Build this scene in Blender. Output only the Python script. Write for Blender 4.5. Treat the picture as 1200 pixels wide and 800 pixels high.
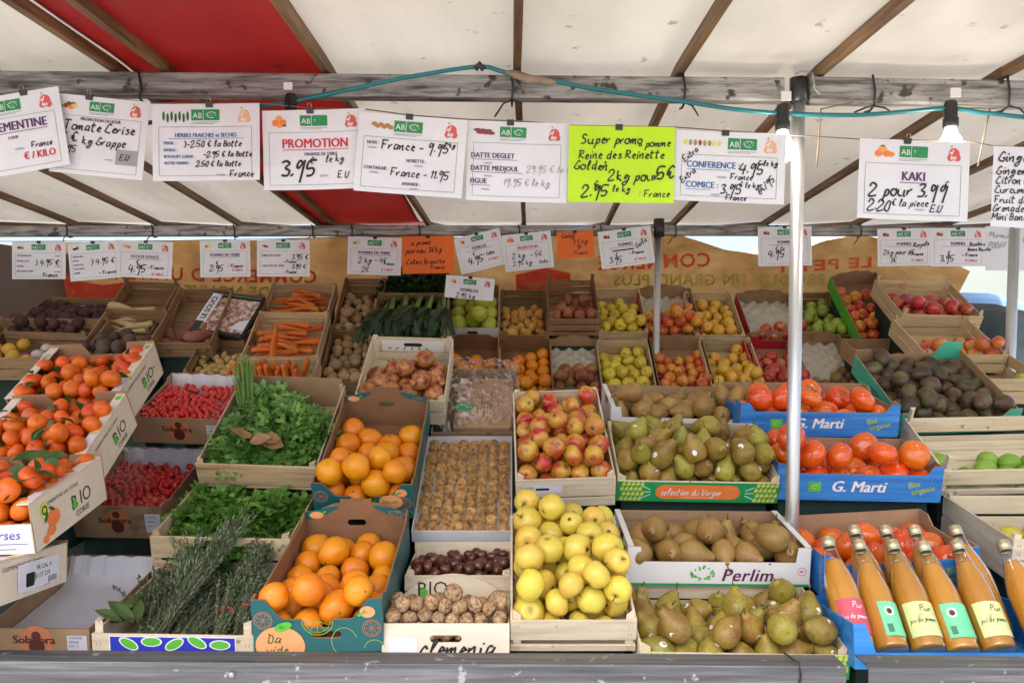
import bpy, math, random
import numpy as np
from mathutils import Vector, Matrix, Euler, noise as mnoise
from mathutils.geometry import tessellate_polygon

for _o in list(bpy.data.objects): bpy.data.objects.remove(_o)
SC = bpy.context.scene
COL = SC.collection
R = math.radians
rng = random.Random(7)

# ---------------------------------------------------------------- camera, sky, sun, exposure
FPX = 933.33
CAMZ = 1.55
cam_d = bpy.data.cameras.new('camera'); cam = bpy.data.objects.new('camera', cam_d); COL.objects.link(cam)
cam_d.lens = 28.0; cam_d.sensor_width = 36.0; cam_d.clip_start = 0.05; cam_d.clip_end = 400
cam.location = (0, 0, CAMZ); cam.rotation_euler = (R(90), 0, 0)
SC.camera = cam
SUN_EL, SUN_AZ = R(58), R(205)
world = bpy.data.worlds.new('World'); SC.world = world; world.use_nodes = True
wn = world.node_tree; wn.nodes.clear()
sky = wn.nodes.new('ShaderNodeTexSky'); sky.sky_type = 'NISHITA'; sky.sun_disc = False
sky.sun_elevation = SUN_EL; sky.sun_rotation = SUN_AZ; sky.dust_density = 5.0; sky.air_density = .8; sky.ozone_density = .4
bg = wn.nodes.new('ShaderNodeBackground'); bg.inputs['Strength'].default_value = 0.13
wo = wn.nodes.new('ShaderNodeOutputWorld')
wn.links.new(sky.outputs[0], bg.inputs[0]); wn.links.new(bg.outputs[0], wo.inputs[0])
sun_d = bpy.data.lights.new('sun', 'SUN'); sun_d.energy = 3.6; sun_d.angle = R(2.0); sun_d.color = (1, .95, .88)
sun = bpy.data.objects.new('sun', sun_d); COL.objects.link(sun)
sun.rotation_euler = (-Vector((math.sin(SUN_AZ)*math.cos(SUN_EL), math.cos(SUN_AZ)*math.cos(SUN_EL), math.sin(SUN_EL)))).to_track_quat('-Z', 'Y').to_euler()
SC.view_settings.view_transform = 'Standard'; SC.view_settings.look = 'None'
SC.view_settings.exposure = 1.88; SC.view_settings.gamma = 1.0
SC.cycles.use_denoising = True
SC.cycles.max_bounces = 8; SC.cycles.transparent_max_bounces = 12
SC.cycles.caustics_reflective = False; SC.cycles.caustics_refractive = False

# ---------------------------------------------------------------- materials
def new_mat(name):
    m = bpy.data.materials.new(name); m.use_nodes = True
    nt = m.node_tree; nt.nodes.clear()
    out = nt.nodes.new('ShaderNodeOutputMaterial')
    b = nt.nodes.new('ShaderNodeBsdfPrincipled'); nt.links.new(b.outputs[0], out.inputs[0])
    return m, nt, b, out
def noise_node(nt, scale, stretch=(1, 1, 1), detail=4, rough=.6, seed=True, dist=0.0):
    tc = nt.nodes.new('ShaderNodeTexCoord'); mp = nt.nodes.new('ShaderNodeMapping'); mp.inputs['Scale'].default_value = stretch
    nt.links.new(tc.outputs['Object'], mp.inputs[0])
    n = nt.nodes.new('ShaderNodeTexNoise'); n.noise_dimensions = '4D'
    n.inputs['Scale'].default_value = scale; n.inputs['Detail'].default_value = detail; n.inputs['Roughness'].default_value = rough
    n.inputs['Distortion'].default_value = dist
    nt.links.new(mp.outputs[0], n.inputs['Vector'])
    if seed:
        oi = nt.nodes.new('ShaderNodeObjectInfo'); mu = nt.nodes.new('ShaderNodeMath'); mu.operation = 'MULTIPLY'; mu.inputs[1].default_value = 37.0
        nt.links.new(oi.outputs['Random'], mu.inputs[0]); nt.links.new(mu.outputs[0], n.inputs['W'])
    return n
def ramp(nt, fac, stops):
    r = nt.nodes.new('ShaderNodeValToRGB'); e = r.color_ramp.elements
    while len(e) < len(stops): e.new(.5)
    for k, (p, c) in enumerate(stops):
        e[k].position = p; e[k].color = (c[0], c[1], c[2], 1)
    nt.links.new(fac, r.inputs[0]); return r.outputs[0]
def mixc(nt, fac, a, b, mode='MIX'):
    m = nt.nodes.new('ShaderNodeMix'); m.data_type = 'RGBA'; m.blend_type = mode
    for sock, v in ((m.inputs[0], fac), (m.inputs[6], a), (m.inputs[7], b)):
        if hasattr(v, 'is_linked'): nt.links.new(v, sock)
        elif isinstance(v, (int, float)): sock.default_value = v
        else: sock.default_value = (v[0], v[1], v[2], 1)
    return m.outputs[2]
def vary(nt, col, amt, hue=0.0):
    oi = nt.nodes.new('ShaderNodeObjectInfo')
    mr = nt.nodes.new('ShaderNodeMapRange'); mr.inputs[3].default_value = 1-amt; mr.inputs[4].default_value = 1+amt
    nt.links.new(oi.outputs['Random'], mr.inputs[0])
    h = nt.nodes.new('ShaderNodeHueSaturation'); nt.links.new(mr.outputs[0], h.inputs['Value'])
    if hue:
        m2 = nt.nodes.new('ShaderNodeMath'); m2.operation = 'MULTIPLY'; m2.inputs[1].default_value = 7.31
        m3 = nt.nodes.new('ShaderNodeMath'); m3.operation = 'FRACT'
        mh = nt.nodes.new('ShaderNodeMapRange'); mh.inputs[3].default_value = .5-hue; mh.inputs[4].default_value = .5+hue
        nt.links.new(oi.outputs['Random'], m2.inputs[0]); nt.links.new(m2.outputs[0], m3.inputs[0]); nt.links.new(m3.outputs[0], mh.inputs[0]); nt.links.new(mh.outputs[0], h.inputs['Hue'])
    nt.links.new(col, h.inputs['Color']); return h.outputs[0]
def add_bump(nt, b, height, strength, dist=.002):
    bp = nt.nodes.new('ShaderNodeBump'); bp.inputs['Strength'].default_value = strength; bp.inputs['Distance'].default_value = dist
    nt.links.new(height, bp.inputs['Height']); nt.links.new(bp.outputs[0], b.inputs['Normal'])
def S(m, **kw):
    pass
def M(name, stops, scale=8, stretch=(1, 1, 1), rough=.6, bump=0, bscale=None, bdist=.002, var=.08, hue=0, spec=.5, coat=0, metal=0, detail=4, speck=None, sss=0, translucent=0, dist=0, cavity=None, blush=None):
    """stops: list of (pos, colour) over a noise, or one colour"""
    m, nt, b, out = new_mat(name)
    if isinstance(stops[0], (int, float)): stops = [(.3, tuple(c*.9 for c in stops)), (.7, tuple(min(1, c*1.1) for c in stops))]
    n = noise_node(nt, scale, stretch, detail, dist=dist)
    c = ramp(nt, n.outputs[0], stops)
    if speck:                                  # (scale, threshold, colour)
        n2 = noise_node(nt, speck[0], (1, 1, 1), 2)
        f = ramp(nt, n2.outputs[0], [(speck[1]-.03, (0, 0, 0)), (speck[1]+.03, (1, 1, 1))])
        c = mixc(nt, f, c, speck[2])
    if cavity:                                 # (radius, colour): the skin round the stalk and flower hollows
        tc = nt.nodes.new('ShaderNodeTexCoord'); sp = nt.nodes.new('ShaderNodeSeparateXYZ'); nt.links.new(tc.outputs['Object'], sp.inputs[0])
        cb = nt.nodes.new('ShaderNodeCombineXYZ'); nt.links.new(sp.outputs[0], cb.inputs[0]); nt.links.new(sp.outputs[1], cb.inputs[1])
        ln_ = nt.nodes.new('ShaderNodeVectorMath'); ln_.operation = 'LENGTH'; nt.links.new(cb.outputs[0], ln_.inputs[0])
        n3 = noise_node(nt, 70, (1, 1, 1), 4); ad = nt.nodes.new('ShaderNodeMath'); ad.operation = 'MULTIPLY_ADD'; ad.inputs[1].default_value = cavity[0]*1.6; nt.links.new(n3.outputs[0], ad.inputs[0]); nt.links.new(ln_.outputs['Value'], ad.inputs[2])
        f = nt.nodes.new('ShaderNodeMapRange'); f.inputs[1].default_value = cavity[0]*1.15; f.inputs[2].default_value = cavity[0]*2.0; f.inputs[3].default_value = .85; f.inputs[4].default_value = 0; nt.links.new(ad.outputs[0], f.inputs[0])
        c = mixc(nt, f.outputs[0], c, cavity[1])
    if blush:                                  # (colour, amount): the sun-reddened cheek of the fruit
        n4 = noise_node(nt, 16, (1, 1, .6), 3); f = ramp(nt, n4.outputs[0], [(.5, (0, 0, 0)), (.66, (blush[1],)*3)]); c = mixc(nt, f, c, blush[0])
    if var or hue: c = vary(nt, c, var, hue)
    nt.links.new(c, b.inputs['Base Color'])
    b.inputs['Roughness'].default_value = rough; b.inputs['Metallic'].default_value = metal
    b.inputs['Specular IOR Level'].default_value = spec; b.inputs['Coat Weight'].default_value = coat; b.inputs['Coat Roughness'].default_value = .15
    if sss:
        b.inputs['Subsurface Weight'].default_value = sss; b.inputs['Subsurface Radius'].default_value = (.01, .004, .002); b.inputs['Subsurface Scale'].default_value = 1.0
    if bump:
        nb = noise_node(nt, bscale or scale*4, stretch, 3); add_bump(nt, b, nb.outputs[0], bump, bdist)
    if translucent:
        tr = nt.nodes.new('ShaderNodeBsdfTranslucent'); nt.links.new(c, tr.inputs[0])
        mx = nt.nodes.new('ShaderNodeMixShader'); mx.inputs[0].default_value = translucent
        nt.links.new(b.outputs[0], mx.inputs[1]); nt.links.new(tr.outputs[0], mx.inputs[2]); nt.links.new(mx.outputs[0], out.inputs[0])
    return m
def flat(name, c, rough=.6): return M(name, c, scale=30, rough=rough, var=0)

WOOD = [(.25, (.44, .31, .16)), (.5, (.60, .46, .27)), (.75, (.70, .57, .38))]
WOODD = [(.25, (.17, .095, .042)), (.5, (.28, .17, .08)), (.75, (.38, .25, .13))]
WOODP = [(.25, (.52, .42, .28)), (.5, (.70, .60, .43)), (.75, (.80, .72, .56))]
PINE = [(.30, (.40, .22, .09)), (.42, (.66, .44, .23)), (.6, (.74, .55, .32)), (.8, (.60, .38, .18))]
mats = {}
for nm, st in (('wood', WOOD), ('wood_dark', WOODD), ('wood_pale', WOODP), ('pine', PINE)):
    sc_ = 5 if nm == 'pine' else 9
    dd = 1.2 if nm == 'pine' else .2
    mats[nm+'_x'] = M(nm+'_x', st, sc_, (.5, 6, 6), .75, .35, 30, .001, .12, dist=dd, speck=(24, .71, tuple(c*.55 for c in st[0][1])))
    mats[nm+'_y'] = M(nm+'_y', st, sc_, (6, .5, 6), .75, .35, 30, .001, .12, dist=dd, speck=(24, .71, tuple(c*.55 for c in st[0][1])))
mats['kraft'] = M('kraft', [(.3, (.33, .20, .105)), (.7, (.42, .27, .15))], 14, rough=.85, bump=.2, bscale=90, var=.08, detail=8, speck=(8, .64, (.25, .145, .072)))
mats['kraft_dark'] = M('kraft_dark', [(.3, (.22, .105, .045)), (.7, (.30, .155, .072))], 14, rough=.85, var=.06)
mats['carton_white'] = M('carton_white', [(.3, (.72, .72, .71)), (.7, (.80, .80, .79))], 6, rough=.6, var=.03)
mats['carton_cream'] = M('carton_cream', [(.3, (.68, .58, .45)), (.7, (.76, .67, .54))], 5, (1, 5, 5), rough=.7, var=.04)
mats['teal'] = M('teal', [(.3, (.008, .105, .115)), (.7, (.014, .145, .155))], 6, rough=.45, var=.03)
mats['blue'] = M('blue', [(.3, (.015, .13, .44)), (.5, (.03, .22, .62)), (.7, (.06, .30, .70))], 7, (.6, 6, 7), rough=.5, var=.05)
mats['blue_y'] = M('blue_y', [(.3, (.015, .13, .44)), (.5, (.03, .22, .62)), (.7, (.06, .30, .70))], 7, (6, .6, 7), rough=.5, var=.05)
mats['mint'] = M('mint', [(.3, (.05, .42, .28)), (.7, (.09, .52, .36))], 6, rough=.5, var=.04)
mats['green_print'] = M('green_print', [(.3, (.01, .30, .085)), (.7, (.02, .36, .11))], 6, rough=.45, var=.04)
mats['lime_print'] = M('lime_print', [(.3, (.07, .42, .04)), (.7, (.11, .52, .06))], 6, rough=.45, var=.04)
mats['red_print'] = M('red_print', [(.3, (.42, .01, .025)), (.7, (.54, .02, .04))], 6, rough=.45, var=.04)
mats['black_print'] = flat('black_print', (.012, .012, .014)); mats['white_print'] = flat('white_print', (.8, .8, .8))
mats['purple_ink'] = flat('purple_ink', (.10, .02, .13)); mats['red_ink'] = flat('red_ink', (.60, .025, .04))
mats['blue_ink'] = flat('blue_ink', (.03, .14, .36)); mats['green_ink'] = flat('green_ink', (.02, .26, .09))
mats['grey_ink'] = flat('grey_ink', (.35, .35, .38)); mats['fade_ink'] = flat('fade_ink', (.45, .45, .48))
mats['orange_print'] = flat('orange_print', (.85, .22, .05)); mats['peach_print'] = flat('peach_print', (.86, .38, .15))
mats['lineorange'] = flat('lineorange', (.60, .20, .08)); mats['linegreen'] = flat('linegreen', (.35, .50, .08))
mats['brown_print'] = flat('brown_print', (.10, .022, .012)); mats['yellow_print'] = flat('yellow_print', (.75, .68, .06))
mats['dark_green_print'] = flat('dark_green_print', (.02, .14, .03)); mats['olive_print'] = flat('olive_print', (.28, .33, .07))
mats['pear_print'] = flat('pear_print', (.62, .70, .10)); mats['plum_print'] = flat('plum_print', (.10, .015, .07))
mats['bright_green'] = flat('bright_green', (.10, .50, .04)); mats['royal_blue'] = flat('royal_blue', (.012, .03, .48))
mats['pale_lilac'] = flat('pale_lilac', (.70, .70, .78))
mats['paper'] = M('paper', [(.3, (.72, .73, .80)), (.7, (.80, .81, .87))], 7, rough=.25, bump=.55, bscale=12, bdist=.006, var=.02)
mats['paper_neon'] = M('paper_neon', (.52, .83, .01), 5, rough=.5, var=0)
mats['paper_orange'] = M('paper_orange', (.82, .15, .015), 5, rough=.6, var=0)
mats['tissue'] = M('tissue', [(.3, (.70, .71, .75)), (.7, (.80, .81, .84))], 5, rough=.7, bump=.5, bscale=6, bdist=.01, var=0)
mats['tray_white'] = M('tray_white', (.80, .80, .82), 5, rough=.35, var=0)
mats['metal'] = M('metal', [(.3, (.36, .38, .40)), (.7, (.58, .60, .62))], 6, (.4, 8, 8), rough=.42, bump=.1, metal=.85, var=.05)
mats['metal_pole'] = M('metal_pole', [(.3, (.50, .52, .54)), (.7, (.72, .73, .75))], 4, (6, 6, 1), rough=.38, metal=.8, var=.03)
mats['steel_rail'] = M('steel_rail', [(.28, (.055, .06, .068)), (.5, (.12, .128, .138)), (.72, (.24, .25, .26))], 9, (.35, 10, 10), rough=.42, bump=.25, bscale=20, metal=.35, var=.03, detail=8, speck=(34, .67, (.36, .37, .38)))
mats['beam_paint'] = M('beam_paint', [(.34, (.06, .057, .054)), (.45, (.20, .19, .18)), (.54, (.34, .33, .32)), (.68, (.45, .44, .425))], 13, (.5, 5, 5), rough=.5, bump=.4, bscale=24, metal=.2, var=.02, detail=14, speck=(20, .64, (.05, .046, .043)))
mats['rib_wood'] = M('rib_wood', [(.3, (.05, .028, .014)), (.5, (.15, .080, .035)), (.72, (.30, .175, .08))], 6, (8, .6, 8), rough=.6, bump=.3, var=.15)
mats['black_plastic'] = M('black_plastic', (.02, .02, .022), 20, rough=.4, var=0)
mats['cable_teal'] = M('cable_teal', (.01, .17, .20), 20, rough=.4, var=0)
mats['tape'] = M('tape', [(.3, (.18, .12, .08)), (.7, (.40, .30, .22))], 30, rough=.7, bump=.6, var=0)
mats['string'] = M('string', (.22, .17, .12), 30, rough=.9, var=0)
mats['cloth_dark'] = M('cloth_dark', [(.3, (.008, .020, .016)), (.7, (.018, .038, .030))], 10, rough=.9, bump=.3, var=0)
mats['black_film'] = M('black_film', (.012, .012, .016), 14, rough=.25, bump=.8, bscale=25, bdist=.01, var=0)
# roof canvas lets light through
def canvas(name, a, b_, tr):
    return M(name, [(.30, tuple(c*.86 for c in a)), (.45, a), (.68, b_)], 2.2, (1, .35, 1), rough=.55, bump=.35, bscale=6, bdist=.012, var=0, detail=11, translucent=tr, speck=(17, .70, tuple(c*.62 for c in a)))
mats['canvas_white'] = canvas('canvas_white', (.49, .465, .41), (.63, .605, .545), .115)
mats['canvas_red'] = canvas('canvas_red', (.24, .005, .005), (.34, .011, .008), .07)

# ---------------------------------------------------------------- mesh building
class MB:
    def __init__(s): s.v = []; s.f = []; s.mi = []; s.mats = []; s.cur = 0; s.T = None
    def use(s, mat):
        if mat not in s.mats: s.mats.append(mat)
        s.cur = s.mats.index(mat); return s
    def add(s, vs, fs):
        o = len(s.v)
        if s.T is not None: vs = [s.T(*v) for v in vs]
        s.v.extend(tuple(v) for v in vs); s.f.extend(tuple(i+o for i in f) for f in fs); s.mi.extend([s.cur]*len(fs))
    def box(s, x0, y0, z0, x1, y1, z1):
        s.add([(x0, y0, z0), (x1, y0, z0), (x1, y1, z0), (x0, y1, z0), (x0, y0, z1), (x1, y0, z1), (x1, y1, z1), (x0, y1, z1)],
              [(0, 3, 2, 1), (4, 5, 6, 7), (0, 1, 5, 4), (1, 2, 6, 5), (2, 3, 7, 6), (3, 0, 4, 7)])
    def tube(s, pts, r, seg=8, cap=True, radii=None):
        pts = [Vector(p) for p in pts]; vs = []; fs = []; n = len(pts); ref = Vector((.31, .52, .8))
        for i, p in enumerate(pts):
            d = (pts[min(i+1, n-1)]-pts[max(i-1, 0)])
            if d.length < 1e-9: d = Vector((0, 0, 1))
            d.normalize(); a = d.cross(ref)
            if a.length < .05: a = d.cross(Vector((1, 0, 0)))
            a.normalize(); b = d.cross(a); rr = radii[i] if radii else r
            for k in range(seg):
                t = 2*math.pi*k/seg; vs.append(p+a*(rr*math.cos(t))+b*(rr*math.sin(t)))
        for i in range(n-1):
            for k in range(seg):
                k2 = (k+1) % seg; fs.append((i*seg+k, i*seg+k2, (i+1)*seg+k2, (i+1)*seg+k))
        if cap: fs.append(tuple(range(seg))[::-1]); fs.append(tuple((n-1)*seg+k for k in range(seg)))
        s.add(vs, fs)
    def lathe(s, prof, seg=16, deform=None):
        vs = []; fs = []; rows = []
        for (r, z) in prof:
            if r < 1e-7: rows.append([len(vs)]); vs.append((0, 0, z))
            else:
                rows.append(list(range(len(vs), len(vs)+seg)))
                vs.extend((r*math.cos(2*math.pi*k/seg), r*math.sin(2*math.pi*k/seg), z) for k in range(seg))
        for a, b in zip(rows, rows[1:]):
            for k in range(seg):
                k2 = (k+1) % seg
                if len(a) == 1 and len(b) == 1: continue
                if len(a) == 1: fs.append((a[0], b[k], b[k2]))
                elif len(b) == 1: fs.append((a[k], b[0], a[k2]))
                else: fs.append((a[k], b[k], b[k2], a[k2]))
        if deform: vs = [deform(*v) for v in vs]
        s.add(vs, fs)
    def prism(s, outline, holes, t, plane, outer=None):
        """2-D outline pulled to thickness t; plane(a, b, t) -> xyz; outer: material of the t = 0 cap"""
        loops = [outline]+list(holes)
        pts = [p for l in loops for p in l]; n = len(pts)
        tris = tessellate_polygon([[Vector((p[0], p[1], 0)) for p in l] for l in loops])
        vs = [plane(p[0], p[1], 0) for p in pts]+[plane(p[0], p[1], t) for p in pts]
        base = s.cur
        fo = []; fi = []
        for tr in tris:
            fo.append(tuple(tr)); fi.append(tuple(i+n for i in reversed(tr)))
        sides = []; o = 0
        for l in loops:
            for i in range(len(l)):
                j = (i+1) % len(l); sides.append((o+i, o+j, n+o+j, n+o+i))
            o += len(l)
        k = len(s.f); s.add(vs, fo+fi+sides)
        if outer is not None:
            if outer not in s.mats: s.mats.append(outer)
            oi = s.mats.index(outer)
            for q in range(k, k+len(fo)): s.mi[q] = oi
    def quad(s, a, b, c, d): s.add([a, b, c, d], [(0, 1, 2, 3)])
    def mesh(s, name, smooth=False):
        me = bpy.data.meshes.new(name); me.from_pydata(s.v, [], s.f)
        for m in s.mats: me.materials.append(mats[m] if isinstance(m, str) else m)
        if len(s.mats) > 1: me.polygons.foreach_set('material_index', s.mi)
        if smooth: me.polygons.foreach_set('use_smooth', [True]*len(s.f))
        me.update(); return me
    def build(s, name, mat=None, parent=None, smooth=False, bevel=0, fix=False):
        if mat is not None: s.mats = [mat]; s.mi = [0]*len(s.f)
        me = s.mesh(name, smooth)
        if fix or True:
            import bmesh
            bm = bmesh.new(); bm.from_mesh(me); bmesh.ops.recalc_face_normals(bm, faces=bm.faces); bm.to_mesh(me); bm.free()
        o = bpy.data.objects.new(name, me); COL.objects.link(o)
        if parent is not None: o.parent = parent
        if bevel:
            md = o.modifiers.new('b', 'BEVEL'); md.width = bevel; md.segments = 2; md.limit_method = 'ANGLE'
        return o
def tag(o, label=None, cat=None, group=None, kind=None):
    for k, v in (('label', label), ('category', cat), ('group', group), ('kind', kind)):
        if v: o[k] = v
    return o
def empty(name, mat4, label, cat, group=None):
    o = bpy.data.objects.new(name, None); COL.objects.link(o); o.matrix_world = mat4; o.empty_display_size = .05
    return tag(o, label, cat, group)
def PX(px, py, D): return Vector(((px-600)/FPX*D, D, CAMZ-(py-400)/FPX*D))

# ---------------------------------------------------------------- printed text and handwriting as flat meshes
_tc = {}
def text_geo(s, bold=0, shear=0, spacing=1.0):
    key = (s, bold, shear, spacing)
    if key not in _tc:
        cu = bpy.data.curves.new('t', 'FONT'); cu.body = s; cu.size = 1; cu.offset = bold; cu.shear = shear; cu.resolution_u = 2; cu.space_character = spacing
        ob = bpy.data.objects.new('t', cu); me = bpy.data.meshes.new_from_object(ob)
        vs = [tuple(v.co[:2]) for v in me.vertices]; fs = [tuple(p.vertices) for p in me.polygons]
        bpy.data.objects.remove(ob); bpy.data.curves.remove(cu); bpy.data.meshes.remove(me)
        xs = [v[0] for v in vs] or [0]
        _tc[key] = (vs, fs, min(xs), max(xs))
    return _tc[key]
def put_text(mb, s, x, y, h, align='l', bold=0, shear=0, wmax=None, ang=0, spacing=1.0, sx=1.0, fat=0):
    """cap height h, baseline at (x, y), in the mb's 2-D plane (mb.T maps x, y, z)"""
    vs, fs, x0, x1 = text_geo(s, bold, shear, spacing); k = h/.70; kx = k*sx
    if wmax and (x1-x0)*kx > wmax: kx = wmax/(x1-x0)
    w = (x1-x0)*kx; ox = {'l': 0, 'c': -w/2, 'r': -w}[align]
    ca, sa = math.cos(ang), math.sin(ang); out = []
    for (a, b) in vs:
        u = (a-x0)*kx+ox; v = b*k
        out.append((x+u*ca-v*sa, y+u*sa+v*ca, 0))
    mb.add(out, fs)
    for q in ((1, -1) if fat else ()):          # heavier strokes: the same letters again a hair to the side and in front
        mb.add([(a+q*fat*h*ca, b_+q*fat*h*sa, .00008 if q > 0 else .00016) for a, b_, _ in out], fs)
    return w
G = {'a': '46 26 14 13 23 44 56/56 43 53', 'b': '29 14 13 33 45 36 15', 'c': '45 36 26 14 23 43', 'd': '46 26 14 23 44/59 43 53', 'e': '14 35 45 36 26 14 23 43',
 'f': '48 39 27 22 11/06 46', 'g': '46 26 14 24 46/56 31 10 01 22 54', 'h': '29 13/14 36 45 43 53', 'i': '16 13 23/27 28', 'j': '26 21 00/28 29', 'k': '19 13/46 15 43 53',
 'l': '14 38 29 14 23 33', 'm': '06 03/04 26 23/24 46 43 53', 'n': '06 03/04 26 36 33 43', 'o': '36 16 04 13 33 45 36 46', 'p': '26 00/15 36 45 33 13', 'q': '46 26 14 34 46 40',
 'r': '06 03/04 26 36', 's': '46 26 25 44 33 13', 't': '29 13 33/07 47', 'u': '06 04 13 33/46 43 53', 'v': '06 13 46', 'w': '06 03 35 33 66', 'x': '06 43/46 03', 'y': '06 14 34/46 30 00', 'z': '06 46 03 43',
 '0': '29 05 13 33 48 29', '1': '07 29 13', '2': '07 19 39 47 03 12 53', '3': '08 29 48 26 45 33 03', '4': '29 05 55/48 32', '5': '59 19 06 36 45 33 03', '6': '49 15 13 33 45 36 15', '7': '08 59 13/16 46',
 '8': '36 08 29 48 04 23 44 26', '9': '48 29 17 26 48/59 30', 'A': '03 29 53/15 45', 'B': '03 19/09 38 36 16/36 45 33 03', 'C': '58 39 16 04 23 53', 'D': '03 19/09 38 46 33 03', 'E': '59 19 16 46/16 03 53',
 'F': '13 19/09 69/16 46', 'G': '58 39 16 04 23 43 55 35', 'K': '03 19/59 15 53', 'L': '19 03 53', 'M': '03 19 35 69 63', 'N': '03 19 43 59', 'P': '03 19/09 49 47 16', 'R': '03 19/09 49 47 16 53', 'S': '58 29 17 36 44 23 03',
 'T': '09 69/39 23', 'U': '19 04 13 33 59', 'V': '09 23 59', '€': '58 39 16 24 33 54/06 36/05 35', '.': '03 14', ',': '14 02', '-': '05 45', ':': '04 14/07 17', '/': '02 49', '}': '09 27 26 36 25 23 02', '+': '05 45/27 23', "'": '19 17'}
def put_hand(mb, s, x, y, h, ang=0, slant=.12, pen=None, seed=0, wide=1.0):
    """h: height of a capital; joined-up marker strokes as flat ribbons"""
    rr = random.Random(seed+len(s)*7); u = h/6.0; pen = pen or h*.12; wide = wide*.80; cx = 0.0; ca, sa = math.cos(ang), math.sin(ang)
    for ch in s:
        if ch == ' ': cx += 3.2*u*wide; continue
        g = G.get(ch)
        if g is None: continue
        mx = 0; jy = rr.uniform(-.25, .25)*u
        for st in g.split('/'):
            pts = []
            for tok in st.split():
                a, b = int(tok[0]), int(tok[1]); mx = max(mx, a)
                px = (a+rr.uniform(-.22, .22))*u*wide; py = (b-3+rr.uniform(-.22, .22))*u+jy
                pts.append(Vector((cx+px+py*slant, py)))
            # smooth the polyline, then make a ribbon of uneven width
            sm = []
            for i in range(len(pts)-1):
                p0 = pts[max(i-1, 0)]; p1 = pts[i]; p2 = pts[i+1]; p3 = pts[min(i+2, len(pts)-1)]
                for q in range(4):
                    t = q/4; sm.append(.5*((2*p1)+(p2-p0)*t+(2*p0-5*p1+4*p2-p3)*t*t+(3*p1-p0-3*p2+p3)*t**3))
            sm.append(pts[-1]); n = len(sm); vs = []
            for i in range(n):
                d = sm[min(i+1, n-1)]-sm[max(i-1, 0)]
                if d.length < 1e-9: d = Vector((1, 0))
                d.normalize(); nn = Vector((-d.y, d.x)); w = pen*.5*(.8+.35*abs(nn.dot(Vector((.7, .7)))))
                for sg in (1, -1):
                    q = sm[i]+nn*(w*sg); vs.append((x+q.x*ca-q.y*sa, y+q.x*sa+q.y*ca, 0))
            mb.add(vs, [(2*i, 2*i+1, 2*i+3, 2*i+2) for i in range(n-1)])
        cx += (mx+1.1)*u*wide
    return cx
def disc(mb, x, y, rx, ry, n=14, ang=0):
    ca, sa = math.cos(ang), math.sin(ang); vs = []
    for k in range(n):
        a = rx*math.cos(2*math.pi*k/n); b = ry*math.sin(2*math.pi*k/n); vs.append((x+a*ca-b*sa, y+a*sa+b*ca, 0))
    mb.add(vs, [tuple(range(n))])
def rect(mb, x0, y0, x1, y1): mb.add([(x0, y0, 0), (x1, y0, 0), (x1, y1, 0), (x0, y1, 0)], [(0, 1, 2, 3)])
def line2(mb, pts, w):
    vs = []; n = len(pts)
    for i, p in enumerate(pts):
        a = Vector(pts[max(i-1, 0)]); b = Vector(pts[min(i+1, n-1)]); d = (b-a)
        d = d.normalized() if d.length > 0 else Vector((1, 0)); nn = Vector((-d.y, d.x))*w/2
        vs += [(p[0]+nn.x, p[1]+nn.y, 0), (p[0]-nn.x, p[1]-nn.y, 0)]
    mb.add(vs, [(2*i, 2*i+1, 2*i+3, 2*i+2) for i in range(n-1)])
def arc(cx, cy, r, a0, a1, n=14, ry=None): return [(cx+r*math.cos(a0+(a1-a0)*k/n), cy+(ry or r)*math.sin(a0+(a1-a0)*k/n)) for k in range(n+1)]
# ---------------------------------------------------------------- the setting
mats['asphalt'] = M('asphalt', [(.3, (.17, .165, .16)), (.7, (.27, .26, .25))], 3, rough=.9, bump=.4, bscale=60, var=0)
g = MB(); g.quad((-150, -150, 0), (150, -150, 0), (150, 150, 0), (-150, 150, 0)); tag(g.build('ground', 'asphalt'), kind='structure')
mats['render_pale'] = M('render_pale', [(.3, (.15, .18, .165)), (.7, (.20, .225, .205))], .6, rough=.85, var=0)
mats['window_glass'] = M('window_glass', [(.3, (.015, .022, .025)), (.7, (.04, .06, .065))], 2, rough=.06, var=0)
bl = empty('building', Matrix.Translation((9.5, 15, 0)), 'low pale grey green building across the street behind the van', 'building')
b = MB(); b.box(-4.2, 0, 0, 8, 6, 3.3); b.build('wall', 'render_pale', bl)
b = MB(); b.box(-4.3, -.12, 3.3, 8.1, 6.1, 3.5); b.build('cornice', 'carton_white', bl)
for k in range(4):
    b = MB(); b.box(-3.2+k*2.6, -.03, 1.0, -1.8+k*2.6, -.003, 2.3); w = b.build('window', 'window_glass', bl)
    b = MB(); b.box(-3.3+k*2.6, -.10, .93, -1.7+k*2.6, -.033, .99); b.build('sill', 'carton_white', w)

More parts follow.
